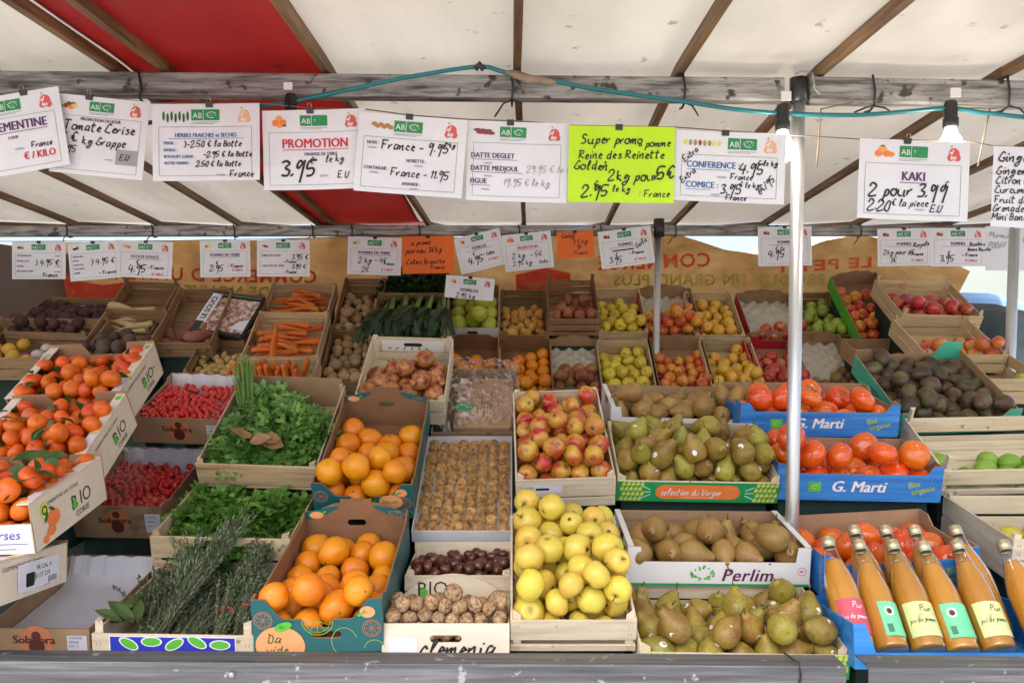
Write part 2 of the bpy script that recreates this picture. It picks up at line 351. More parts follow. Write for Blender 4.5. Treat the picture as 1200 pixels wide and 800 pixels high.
# light blue van standing behind the stall (side profile pulled to width, then pieces on it)
mats['van_paint'] = M('van_paint', (.18, .36, .62), 1, rough=.25, coat=.6, var=0)
mats['rubber'] = M('rubber', (.02, .02, .02), 20, rough=.8, var=0)
van = empty('parked_van', Matrix.Translation((1.62, 5.75, 0)), 'light blue van with dark windows parked behind the stall', 'van')
def prof(pts, y0, y1, mb): mb.prism(pts, [], y1-y0, lambda a, z, t: (a, y0+t, z))
body = [(0, .35), (4.0, .35), (4.15, .55), (4.1, .85), (3.9, 1.0), (3.1, 1.12), (2.62, 1.60), (2.30, 1.80), (1.85, 1.90), (.6, 1.93), (.15, 1.85), (0, 1.5)]
b = MB(); prof(body, 0, 1.7, b); b.build('body', 'van_paint', van, bevel=.04)
for pts in ([(1.55, 1.13), (2.92, 1.13), (2.52, 1.56), (2.25, 1.73), (1.86, 1.82), (1.55, 1.83)], [(.2, 1.13), (1.47, 1.13), (1.47, 1.83), (.62, 1.84), (.25, 1.76)]):
    b = MB(); prof(pts, -.012, -.002, b); f = b.build('window', 'black_plastic', van)
    c = (sum(p[0] for p in pts)/len(pts), sum(p[1] for p in pts)/len(pts))
    b = MB(); prof([(c[0]+(p[0]-c[0])*.88, c[1]+(p[1]-c[1])*.82) for p in pts], -.018, -.0125, b); b.build('pane', 'window_glass', f)
b = MB(); b.box(1.62, -.04, .95, 1.78, -.002, .98); b.build('door_handle', 'black_plastic', van)
b = MB(); b.box(2.62, -.2, 1.14, 2.78, -.03, 1.28); b.build('wing_mirror', 'black_plastic', van, bevel=.02)
for x in (.8, 3.3):
    for y in (-.02, 1.55):
        b = MB(); b.T = lambda a, b_, c_, x=x, y=y: (x+a, y+c_, .33+b_)
        b.lathe([(0, 0), (.2, 0), (.31, .02), (.33, .06), (.33, .14), (.31, .17), (0, .17)], 24); w = b.build('wheel', 'rubber', van, True)
        b = MB(); b.T = lambda a, b_, c_, x=x, y=y: (x+a, y-.006+c_, .33+b_); b.lathe([(0, 0), (.18, 0), (.19, .005), (0, .005)], 20); b.build('rim', 'metal', w)
b = MB(); b.box(4.0, .1, .62, 4.13, .4, .8); b.build('headlight', 'tray_white', van, bevel=.02)

# ---------------------------------------------------------------- the stall's frame and roof
DN, DF = 2.34, 4.50                      # depth of the near and far beams
stall = empty('market_stall', Matrix.Translation((0, DN, 0)), 'market stall frame with grey beams, steel posts and a white and red canvas roof', 'market stall')
stall_inv = stall.matrix_world.inverted()
def spart(mb, name, mat, smooth=False, bevel=0):
    o = mb.build(name, mat, None, smooth, bevel); o.parent = stall; o.matrix_parent_inverse = stall_inv; return o
def beam(x0, z0, x1, z1, y, h, d):
    b = MB(); vs = []
    for (x, z) in ((x0, z0), (x1, z1)):
        for yy, zz in ((y-d/2, z-h/2), (y+d/2, z-h/2), (y+d/2, z+h/2), (y-d/2, z+h/2)): vs.append((x, yy, zz))
    b.add(vs, [(0, 1, 2, 3), (7, 6, 5, 4), (0, 4, 5, 1), (1, 5, 6, 2), (2, 6, 7, 3), (3, 7, 4, 0)]); return b
pl, pm, pr = PX(-700, 93, DN), PX(925, 107, DN), PX(1860, 125, DN)
H1, H2 = .068, .074
spart(beam(pl.x, pl.z, pm.x-.02, pm.z, DN, H1, .05), 'beam', 'beam_paint', bevel=.006)
spart(beam(pm.x+.055, pm.z+.001, pr.x, pr.z, DN+.002, H2, .05), 'beam', 'beam_paint', bevel=.006)
ql, qm, qr = PX(-110, 271.5, DF), PX(770, 270, DF), PX(1310, 271, DF)
spart(beam(ql.x, ql.z, qm.x-.03, qm.z, DF, .058, .05), 'beam', 'beam_paint', bevel=.005)
spart(beam(qm.x+.02, qm.z, qr.x, qr.z, DF+.003, .058, .05), 'beam', 'beam_paint', bevel=.005)
def post(xt, yt, xb, D, r, zb=0):
    t = PX(xt, yt, D); bx = (xb-600)/FPX*D; b = MB(); b.tube([(bx, D, zb), (t.x, D, t.z)], r, 20); return spart(b, 'post', 'metal_pole', True)
post(936, 108, 922, DN, .0195); post(771, 268, 765, DF, .0195); post(1189, 268, 1172, 3.9, .024)
b = MB(); t = PX(936, 100, DN)
b.tube([(t.x, DN, t.z-.05), (t.x, DN, t.z+.02)], .026, 18); spart(b, 'post_cap', 'black_plastic', True)
b = MB(); b.tube([(t.x-.02, DN-.03, t.z+.022), (t.x, DN-.03, t.z+.03), (t.x+.03, DN-.03, t.z+.024), (t.x+.036, DN-.03, t.z-.02), (t.x+.05, DN-.03, t.z-.035)], .004, 8); spart(b, 'hook', 'beam_paint', True)
b = MB(); t = PX(771, 268, DF); b.tube([(t.x, DF-.03, t.z-.05), (t.x, DF-.03, t.z+.05)], .03, 14); spart(b, 'post_cap', 'black_plastic', True)

RX = [-2.95, -2.5, -2.02, -1.56, -1.17, -.545, .015, .49, .90, 1.44, 1.96, 2.48, 3.0]
RXF = {-1.17: -1.10, -.545: -.475, .015: .07, .49: .545, .90: .92}
DFRONT, DBACK = .75, 5.9
def roof_z(x, y):
    zn = PX(600, 87.5, DN).z - (x*.008); zf = PX(600, 263, DF).z
    if y <= DN: return zn + (DN-y)*-.012
    if y > DF+.1: return zf+(y-DF-.1)*.125  # added unseen roof piece behind the far beam, keeps sun off the banner
    return zn + (zf-zn)*(y-DN)/(DF-DN)
def rib(x0, x1):
    for (ya, yb, xa, xb) in ((DFRONT, DN, x0, x0), (DN+.001, DF+.1, x0, x1), (DF+.101, DBACK, x1, x1)):  # last span carries the added roof piece that shades the banner
        b = MB(); w = .0115; h = .03; vs = []
        for y, x in ((ya, xa), (yb, xb)):
            z = roof_z(x, y)
            for dx, dz in ((-w, 0), (w, 0), (w, h), (-w, h)): vs.append((x+dx, y, z+dz))
        b.add(vs, [(0, 1, 2, 3), (7, 6, 5, 4), (0, 4, 5, 1), (1, 5, 6, 2), (2, 6, 7, 3), (3, 7, 4, 0)])
        spart(b, 'roof_rib', 'rib_wood')
for x in RX: rib(x, RXF.get(x, x))
rib(-1.02, -1.02)
def canvas_sheet(x0, x1, name, mat, nx=40, dz=0):
    b = MB(); ny = 60; vs = []; fs = []
    for j in range(ny+1):
        y = DFRONT+(DBACK-DFRONT)*j/ny
        for i in range(nx+1):
            x = x0+(x1-x0)*i/nx; near = min(abs(x-q) for q in RX)
            z = roof_z(x, y)+dz+.038-.010*min(near/.25, 1)**.7+.006*mnoise.noise((x*3, y*2, 1))
            vs.append((x, y, z))
    for j in range(ny):
        for i in range(nx):
            a = j*(nx+1)+i; fs.append((a, a+1, a+nx+2, a+nx+1))
    b.add(vs, fs); return spart(b, name, mat, True)
canvas_sheet(-3.4, -1.145, 'canvas', 'canvas_white', 50, .004); canvas_sheet(-1.16, -.535, 'red_canvas', 'canvas_red', 24); canvas_sheet(-.555, 3.4, 'canvas', 'canvas_white', 80, .004)
# iron wire ties round the beams at the ribs
def tie(x, D, ph, py0, py1):
    a = PX(600, py0, D).z; c = PX(600, py1, D).z; b = MB(); y = D-.031
    b.tube([(x-.004, y, a), (x+.003, y, (a+c)/2), (x, y, c), (x, D, c-.006), (x, D+.031, c)], .0035, 6)
    for dx, dz in ph: b.tube([(x, y, c), (x+dx*.5, y-.01, c+dz*.2-.004), (x+dx, y-.005, c+dz)], .0028, 6)
    return spart(b, 'wire_tie', 'black_plastic', True)
tie(-1.08, DN, [], 86, 119); tie(.0, DN, [(-.05, -.05), (.03, -.01)], 88, 121); tie(.50, DN, [(.04, -.04)], 90, 124)
tie(1.05, DN, [(-.06, -.02), (.05, -.02)], 92, 128); tie(1.44, DN, [(.05, -.03)], 93, 128)
for x in (-2.5, -2.02, -1.56, -1.12, -.9, -.52, .04, .50, .92, 1.44, 1.96): tie(x, DF, [(rng.uniform(-.05, .05), -.05)], 264, 277)

# burlap banner hanging behind the back crates, its print seen from behind
mats['burlap'] = M('burlap', [(.28, (.38, .19, .065)), (.5, (.64, .36, .13)), (.72, (.80, .53, .22))], 4, (1, 1, 1.6), rough=.95, bump=.8, bscale=60, var=0, detail=10, translucent=.32)
mats['burlap_red'] = M('burlap_red', [(.35, (.62, .05, .02)), (.55, (.70, .09, .035)), (.68, (.56, .25, .10))], 9, rough=.95, var=0, detail=8)
mats['burlap_olive'] = M('burlap_olive', [(.4, (.42, .36, .04)), (.65, (.52, .38, .10))], 9, rough=.95, var=0, detail=8)
DB = 5.25
top_px = [(30, 284), (140, 283), (300, 281), (400, 277), (560, 278), (700, 272), (780, 268), (812, 280), (850, 293), (885, 298), (925, 300), (962, 283), (1000, 276), (1030, 279), (1080, 288), (1136, 318)]
def banner_top(px):
    for (a, ya), (c, yc) in zip(top_px, top_px[1:]):
        if a <= px <= c: return ya+(yc-ya)*(px-a)/(c-a)
    return top_px[0][1] if px < top_px[0][0] else top_px[-1][1]
def banner_pt(px, v):          # v: 0 top .. 1 bottom
    t = PX(px, banner_top(px), DB).z; x = (px-600)/FPX*DB
    zb = 1.25; z = t+(zb-t)*v
    if px > 1080: x -= (px-1080)/56*.42*v
    if px < 60: x += (60-px)/30*.42*v
    return (x, DB+.05*mnoise.noise((x*1.6, z*1.3, 3))+.02*mnoise.noise((x*5, z*4, 7)), z)
b = MB(); vs = []; fs = []; nx, ny = 150, 24
for j in range(ny+1):
    for i in range(nx+1): vs.append(banner_pt(30+1106*i/nx, j/ny))
for j in range(ny):
    for i in range(nx): a = j*(nx+1)+i; fs.append((a, a+nx+1, a+nx+2, a+1))
b.add(vs, fs)
banner = b.build('burlap_banner', 'burlap', None, True); tag(banner, 'tan burlap banner with reversed red lettering hung behind the back crates', 'banner')
def banner_text(s, px, py, hpx, mat, slope=0, mirror=True, name='lettering', squeeze=1.0):
    vs, fs, x0, x1 = text_geo(s, .02, 0, 1.1); k = hpx/.70; mb = MB(); out = []
    for (a, b_) in vs:
        u = (a-x0)*k*squeeze; qx = px-u if mirror else px+u; qy = py-b_*k+slope*(qx-px)
        t = PX(600, banner_top(qx), DB).z; z = CAMZ-(qy-400)/FPX*DB
        p = banner_pt(qx, (t-z)/(t-1.25)); out.append((p[0], p[1]-.008, z))
    mb.add(out, fs); return mb.build(name, mat, banner)
banner_text('COMMERCE D UNIVERS', 372, 332, 15, 'burlap_red', .02)
banner_text('ENVIE DE NOUVEAU', 374, 350, 13, 'burlap_olive', .02)
banner_text('COMMERCE', 832, 312, 16, 'burlap_red', -.03, squeeze=1.0)
banner_text('LE PETIT', 1020, 313, 12, 'burlap_red', -.06, squeeze=1.6)
banner_text('DU PRODUIT UN GRAND PLUS', 1000, 334, 13, 'burlap_olive', .0)
mb = MB(); vs = []
for (px, py) in ((62, 300), (120, 318), (160, 312), (178, 352), (60, 352)):
    p = PX(px, py, DB-.10); vs.append((p.x, p.y, p.z))
sc2 = MB()
def patch(pts, mat):
    mb = MB(); tris = tessellate_polygon([[Vector((p[0], p[1], 0)) for p in pts]]); mb.add([tuple(PX(p[0], p[1], DB-.085)) for p in pts], [tuple(t) for t in tris]); return mb.build('print', mat, banner)
patch([(54, 296), (80, 322), (96, 330), (120, 334), (150, 330), (178, 349), (180, 356), (62, 356), (76, 344), (58, 324)], 'burlap_red')
patch([(604, 322), (640, 314), (668, 320), (672, 352), (606, 352)], 'burlap_red')
# a dull grey sheet closes the stall at the left end
mats['grey_sheet'] = M('grey_sheet', [(.3, (.10, .075, .06)), (.7, (.17, .13, .105))], 2, rough=.9, bump=.4, bscale=6, bdist=.02, var=0, translucent=.2)
b = MB(); vs = []; fs = []
for j in range(13):
    for i in range(21):
        t = i/20; x = -3.25+t*.42+.03*math.sin(j*.4); y = 3.2+2.15*t; z = .7+1.42*j/12; vs.append((x+.04*mnoise.noise((t*5, z*2, 0)), y, z))
for j in range(12):
    for i in range(20): a = j*21+i; fs.append((a, a+1, a+22, a+21))
b.add(vs, fs); tag(b.build('side_sheet', 'grey_sheet', None, True), 'dull brown grey sheet closing the left end of the stall', 'sheet')

# the counter's metal rails along the bottom edge
def rail(px0, py0, px1, py1, D, wtop, h, lab, cut=0):
    a, c = PX(px0, py0, D), PX(px1, py1, D); root = empty('counter_rail', Matrix.Translation(a), lab, 'metal rail', 'metal rails along the counter front')
    L = c.x-a.x; dz = c.z-a.z; b = MB()
    o = .012
    prof_ = [(0, 0), (0, -h), (.004, -h), (.004, -.004), (wtop, -.004), (wtop, 0)]
    vs = []
    for x in (0, L):
        for (y, z) in prof_: vs.append((x, y, z+dz*x/L))
    n = len(prof_); b.add(vs, [tuple(range(n)), tuple(range(n, 2*n))[::-1]]+[(i, (i+1) % n, n+(i+1) % n, n+i) for i in range(n)])
    b.build('rail_profile', 'steel_rail', root, bevel=.0015)
    b = MB(); b.box(-.003, -.002, -h, .0, wtop, .001)
    b = MB()
    return root
r1 = rail(-60, 774, 992, 780.5, 1.715, .065, .075, 'long grey metal counter rail along the bottom left and centre')
r2 = rail(1018, 781, 1290, 784, 1.70, .07, .085, 'shorter grey metal rail below the juice bottle tray')
for px, py in ((272, 797),):
    p = PX(px, py-14, 1.715)-r1.location; b = MB(); b.T = lambda x, y, z, p=p: (p.x+x, -.001-z, p.z-.012+y); b.lathe([(0, .006), (.005, .006), (.007, .002), (.007, 0)], 12); b.build('bolt', 'metal', r1, True)
p = PX(936, 778, 1.715)-r1.location; b = MB(); b.tube([(p.x-.012, .06, .002+p.z), (p.x, .0, .003+p.z), (p.x+.004, -.004, -.02+p.z), (p.x-.002, -.004, -.06+p.z)], .0022, 6); b.build('wire_tie', 'black_plastic', r1, True)

# power cable with its two lit bulbs
cab = [(-600, 130), (-40, 150), (120, 150), (250, 132), (330, 121), (410, 105), (470, 92), (557, 78.5), (585, 83), (600, 88), (625, 93), (652, 96), (700, 105), (800, 119), (860, 128), (917, 133), (1000, 135), (1060, 131), (1113, 127), (1160, 133), (1260, 140), (1500, 135), (1800, 150)]
b = MB(); pts = [PX(x, y, DN-.06) for x, y in cab]
sm = []
for i in range(len(pts)-1):
    p0, p1, p2, p3 = pts[max(i-1, 0)], pts[i], pts[i+1], pts[min(i+2, len(pts)-1)]
    for q in range(5):
        t = q/5; sm.append(.5*((2*p1)+(p2-p0)*t+(2*p0-5*p1+4*p2-p3)*t*t+(3*p1-p0-3*p2+p3)*t**3))
b.tube(sm, .0062, 8); cable = tag(b.build('power_cable', 'cable_teal', None, True), 'teal flat power cable strung along the front beam', 'cable')
b = MB(); tp = [PX(x, y, DN-.06) for x, y in ((592, 85), (604, 87), (620, 93), (636, 95), (652, 97))]
b.tube(tp, .012, 10, radii=[.006, .012, .013, .011, .006]); o = b.build('tape_wrap', 'tape', cable, True)
b = MB(); p = PX(562, 79, DN-.06); b.tube([p+Vector((-.012, -.004, -.008)), p+Vector((0, -.006, .008)), p+Vector((.012, -.004, -.008))], .009, 8); b.build('cable_clamp', 'black_plastic', cable, True)
mats['bulb_glow'] = None
m, nt, bb, out = new_mat('bulb_glow'); em = nt.nodes.new('ShaderNodeEmission'); em.inputs[0].default_value = (1, .90, .76, 1); em.inputs[1].default_value = 15; nt.links.new(em.outputs[0], out.inputs[0]); mats['bulb_glow'] = m
for (px, py, lab, lit) in ((917, 130, 'lit white bulb hanging beside the near post behind the pear card', 1), (1114, 126, 'lit white bulb hanging above the kaki card', 1), (341, 118, 'black bulb holder with a pale tag hanging above the orange promotion card', 0)):
    p = PX(px, py, DN-.062); r_ = empty('light_bulb' if lit else 'bulb_holder', Matrix.Translation(p), lab, 'light bulb' if lit else 'bulb holder')
    b = MB(); b.lathe([(0, .018), (.014, .018), (.018, .01), (.018, -.03), (.021, -.032), (.021, -.055), (.018, -.058), (0, -.058)], 16); b.build('socket', 'black_plastic', r_, True)
    if lit:
        b = MB(); b.box(-.012, -.026, .022, .016, -.02, .048); b.build('tag', 'carton_white', r_)
        b = MB(); b.lathe([(.014, -.058), (.016, -.07), (.028, -.092), (.033, -.115), (.027, -.135), (.012, -.147), (0, -.15)], 18); b.build('glass_bulb', 'bulb_glow', r_, True)
    else:
        b = MB(); b.box(-.014, -.026, .024, .01, -.02, .044); b.build('tag', 'carton_white', r_)
# thin wire the near cards hang from
wire = [(-600, 105), (-60, 118), (40, 105), (120, 113), (178, 121), (240, 120), (304, 121), (365, 127), (428, 128), (480, 135), (548, 140), (610, 142), (667, 147), (790, 149), (860, 154), (921, 158), (1007, 163), (1070, 164), (1137, 166), (1165, 171), (1290, 177), (1800, 150)]
b = MB(); b.tube([PX(x, y, 2.262) for x, y in wire], .0018, 5); tag(b.build('sign_wire', 'string', None, True), 'thin reddish string the large front price cards hang from', 'string')
b = MB(); b.tube([PX(x, y, 4.455) for x, y in ((-40, 283), (200, 282), (400, 278), (560, 276), (700, 270), (890, 266), (1250, 266))], .002, 5); tag(b.build('sign_wire', 'string', None, True), 'thin string under the rear beam holding the small price cards', 'string')
for pts, lab in ([[(1000, 120), (962, 128), (960, 160), (957, 195)], 'dark loose string dangling beside the near post'], [[(1160, 128), (1155, 150), (1146, 195)], 'pale loose string dangling at the right end of the front beam']):
    b = MB(); b.tube([PX(x, y, DN-.05) for x, y in pts], .0026, 6); tag(b.build('loose_string', 'string', None, True), lab, 'string')
# ---------------------------------------------------------------- crates and boxes
class Box: pass
RISERS = []
def frame(FL, FR, D, yb=None, L=.4, H=.1, pitch=None, D2=None):
    """a box whose front rim runs from pixel FL to FR at depth D; its back rim shows at picture height yb"""
    a, c = PX(*FL, D), PX(*FR, D2 or D); W = (c-a).length; u = (c-a).normalized(); mid = (a+c)/2
    fwd = Vector((-u.y, u.x, 0)).normalized()
    if pitch is None:
        lo, hi = R(-15), R(70)
        for _ in range(50):
            p = (lo+hi)/2; q = mid+fwd*(L*math.cos(p))+Vector((0, 0, L*math.sin(p))); y = 400+(CAMZ-q.z)*FPX/q.y
            if y > yb: lo = p
            else: hi = p
        pitch = (lo+hi)/2
    else: pitch = R(pitch)
    v = fwd*math.cos(pitch)+Vector((0, 0, math.sin(pitch))); v = (v-u*v.dot(u)).normalized(); n = u.cross(v)
    o = a-n*H; M4 = Matrix((u.to_4d(), v.to_4d(), n.to_4d(), o.to_4d())).transposed()
    for r_ in range(3): M4[3][r_] = 0
    M4[3][3] = 1
    b = Box(); b.M = M4; b.W = W; b.L = L; b.H = H; b.pitch = pitch; b.t = .006
    b.down = (M4.to_3x3().inverted() @ Vector((0, 0, -1)))
    return b
def riser(b, z0=.62, x0=.02, x1=None, y0=.04, y1=None):
    RISERS.append((b, z0, x0, x1 if x1 is not None else b.W-.02, y0, y1 if y1 is not None else b.L-.02))
FR_ = lambda a, z, t: (a, t, z)
def BK_(L): return lambda a, z, t: (a, L-t, z)
def LF_(a, z, t): return (t, a, z)
def RT_(W): return lambda a, z, t: (W-t, a, z)
def rectp(a0, a1, z0, z1): return [(a0, z0), (a1, z0), (a1, z1), (a0, z1)]
def handle_hole(cx, cz, w, h, n=6):
    r = h/2; pts = []
    for k in range(n+1): t = math.pi/2-math.pi*k/n; pts.append((cx+w/2-r+r*math.cos(t), cz+r*math.sin(t)))
    for k in range(n+1): t = -math.pi/2-math.pi*k/n; pts.append((cx-w/2+r+r*math.cos(t), cz+r*math.sin(t)))
    return pts[::-1]
def wood_crate(b, label, group, tone='wood', slats=None, side_slats=None, back_slats=None, name='wooden_crate', pine_front=False, post_up=.012, stapled=True):
    """thin board crate: slats are (z0, z1) pairs as shares of the height"""
    root = empty(name, b.M, label, 'crate', group); W, L, H, t = b.W, b.L, b.H, .006; b.root = root; b.t = .008
    slats = slats or [(.0, .46), (.54, 1)]; side_slats = side_slats or slats; back_slats = back_slats or slats
    X, Y = tone+'_x', tone+'_y'
    m = MB()
    for z0, z1 in slats: m.box(0, 0, z0*H, W, t, z1*H)
    m.build('front_panel', 'pine_x' if pine_front else X, root, bevel=.0012)
    m = MB()
    for z0, z1 in back_slats: m.box(0, L-t, z0*H, W, L, z1*H)
    m.build('back_panel', X, root, bevel=.0012)
    for s in (0, 1):
        m = MB(); x0 = 0 if s == 0 else W-t
        for z0, z1 in side_slats: m.box(x0, t+.0005, z0*H+.001, x0+t, L-t-.0005, z1*H-.001)
        m.build('side_panel', Y, root, bevel=.0012)
    m = MB(); nb = 5; w = (L-2*t-.002)/nb
    for k in range(nb): m.box(t+.0005, t+.001+k*w, 0.0005, W-t-.0005, t+.001+k*w+w*.93, .005)
    m.build('base', X, root)
    s = .019
    for cx, sx in ((t+.0005, 1), (W-t-.0005, -1)):
        for cy, sy in ((t+.0005, 1), (L-t-.0005, -1)):
            m = MB(); a = [(cx, cy), (cx+s*sx, cy), (cx, cy+s*sy)]
            vs = [(p[0], p[1], .0055) for p in a]+[(p[0], p[1], H+post_up) for p in a]
            m.add(vs, [(0, 1, 2), (5, 4, 3), (0, 3, 4, 1), (1, 4, 5, 2), (2, 5, 3, 0)]); m.build('corner_post', X, root)
    if stapled:
        m = MB()
        for x in (.012, .02, W-.02, W-.012):
            for z0, z1 in slats:
                for q in (.3, .7): zz = (z0+(z1-z0)*q)*H; m.box(x, -.0012, zz-.004, x+.0012, -.0002, zz+.004)
        m.build('staples', 'grey_ink', root)
    return root
def carton(b, label, group, outer, inner='kraft', front=None, back=None, side=None, fh=(), bh=(), sh=(), name='cardboard_box', t=.004, lip=None, side_r=None):
    root = empty(name, b.M, label, 'box', group); W, L, H = b.W, b.L, b.H; b.root = root; b.t = t
    def pn(outl, holes, plane, nm):
        m = MB(); m.use(inner); m.prism(outl, holes, t, plane, outer); o = m.build(nm, None, root); return o
    b.front = pn(front or rectp(0, W, 0, H), fh, FR_, 'front_panel')
    b.back = pn(back or rectp(0, W, 0, H), bh, BK_(L), 'back_panel')
    sd = side or rectp(0, L, 0, H)
    def inset(p): return [(min(max(q[0], t+.0006), L-t-.0006), q[1]) for q in p]
    b.left = pn(inset(sd), sh, LF_, 'side_panel'); b.right = pn(inset(side_r or sd), sh, RT_(W), 'side_panel')
    m = MB(); m.box(t+.0006, t+.0006, .0004, W-t-.0006, L-t-.0006, .004); m.build('base', inner, root)
    if lip:                                     # folded-in top edges
        for (x0, y0, x1, y1) in ((0, .0, lip, L), (W-lip, .0, W, L)):
            m = MB(); m.box(x0, y0+.002, H+.0005, x1, y1-.002, H+.0035); m.build('folded_edge', outer, root)
    return root
def plane_front(off=.0012, y=0): return lambda a, z, w: (a, y-off-w, z)
def plane_right(W, off=.0012): return lambda a, z, w: (W+off+w, a, z)
def plane_left(off=.0012): return lambda a, z, w: (-off-w, a, z)
def plane_back_in(L, t, off=.0012): return lambda a, z, w: (a, L-t-off-w, z)
def plane_flat(z): return lambda a, b_, w: (a, b_, z+w)
def decal(b, plane, name, mat, fn):
    m = MB(); m.T = plane; fn(m); return m.build(name, mat, b.root if isinstance(b, Box) else b)
def scoop(W, hc, hm, wc, n=8, notch=None):
    """panel outline: high corners, falling in an S to a low middle; notch (w, depth) in the centre"""
    top = [(0, hc)]
    for k in range(n+1):
        q = k/n; top.append((wc*.35+(wc*.65)*q, hc+(hm-hc)*(3*q*q-2*q**3)))
    if notch:
        top += [(W/2-notch[0]/2, hm), (W/2-notch[0]/2+.004, hm-notch[1])]
        top += [(W-p[0], p[1]) for p in top[::-1]]
    else: top += [(W-p[0], p[1]) for p in top[::-1]]
    return [(0, 0), (W, 0)]+top[::-1]
def dome(W, h0, h1, wt=.09, n=10):
    top = [(0, h0), (.03, h0-.004)]
    for k in range(n+1):
        q = k/n; x = .03+(W/2-wt/2-.03)*q; top.append((x, h0-.004+(h1-h0-.008)*math.sin(q*math.pi/2)**1.2))
    top += [(W/2-wt/2, h1)]
    top += [(W-p[0], p[1]) for p in top[::-1]]
    return [(0, 0), (W, 0)]+top[::-1]
def cathedral(W, h0, h1, n=14):
    top = [(W*k/n, h0+(h1-h0)*math.sin(math.pi*k/n)**.8) for k in range(n+1)]
    return [(0, 0), (W, 0)]+top[::-1]

FG = 'produce crates at the front of the stall'; BG = 'produce crates on the back row'
C = {}
# -- centre
c = C['golden'] = frame((598, 727), (747, 727), 1.87, 604, .45, .088); wood_crate(c, 'pale wooden crate heaped with yellow apples at the counter edge', FG, 'wood_pale', [(0, .20), (.36, 1)], stapled=True); riser(c)
c = C['mixed'] = frame((604, 563), (722, 559), 2.37, 457, .5, .105); wood_crate(c, 'pale wooden crate of red and yellow apples above the yellow apple heap', FG, 'wood_pale', [(0, .3), (.36, 1)], stapled=True); riser(c)
decal(c, plane_front(), 'paper_label', 'pale_lilac', lambda m: rect(m, .02, .055, .14, .085))
decal(c, plane_front(.0018), 'lettering', 'black_print', lambda m: (rect(m, .06, .066, .10, .074), put_text(m, 'POMMES', .024, .074, .006), put_text(m, 'CAT I', .024, .062, .005)))
c = C['walnut'] = frame((448, 730), (597, 730), 1.87, 703, .25, .095)
carton(c, 'cream printed wooden box of walnuts with an arched end panel', FG, 'carton_cream', 'wood_pale_x', back=cathedral(c.W, .095, .165), fh=[handle_hole(c.W/2, .060, .075, .016)], name='printed_box'); riser(c)
decal(c, plane_back_in(c.L, c.t), 'lettering', 'black_print', lambda m: (put_text(m, 'B', .055, .108, .036, bold=0), put_text(m, 'IO', .085, .110, .036, bold=-.005), put_text(m, 'corsica', .075, .088, .015, bold=0)))
decal(c, plane_back_in(c.L, c.t, .0018), 'leaf_mark', 'bright_green', lambda m: disc(m, .07, .115, .011, .013))
decal(c, plane_front(), 'lettering', 'black_print', lambda m: put_hand(m, 'clemenia', .085, .024, .034, slant=.25, pen=.0055))
decal(c, plane_front(.0012), 'paper_label', 'pale_lilac', lambda m: rect(m, .014, .0, .083, .062))
c = C['chestnut'] = frame((474, 674), (600, 674), 2.13, 646, .235, .09, None); wood_crate(c, 'wooden crate of chestnuts under the dried fig tray', FG, 'wood_pale'); riser(c)
m = MB(); m.box(.0, c.L-.006, c.H+.001, c.W, c.L-.001, c.H+.030); m.build('back_board', 'wood_pale_x', c.root)
c = C['fig'] = frame((482, 622), (600, 622), 2.38, 511, .52, .04)
carton(c, 'white shallow tray packed with rows of dried figs', FG, 'tray_white', 'tray_white', name='fig_tray', t=.003); riser(c, y0=.06)
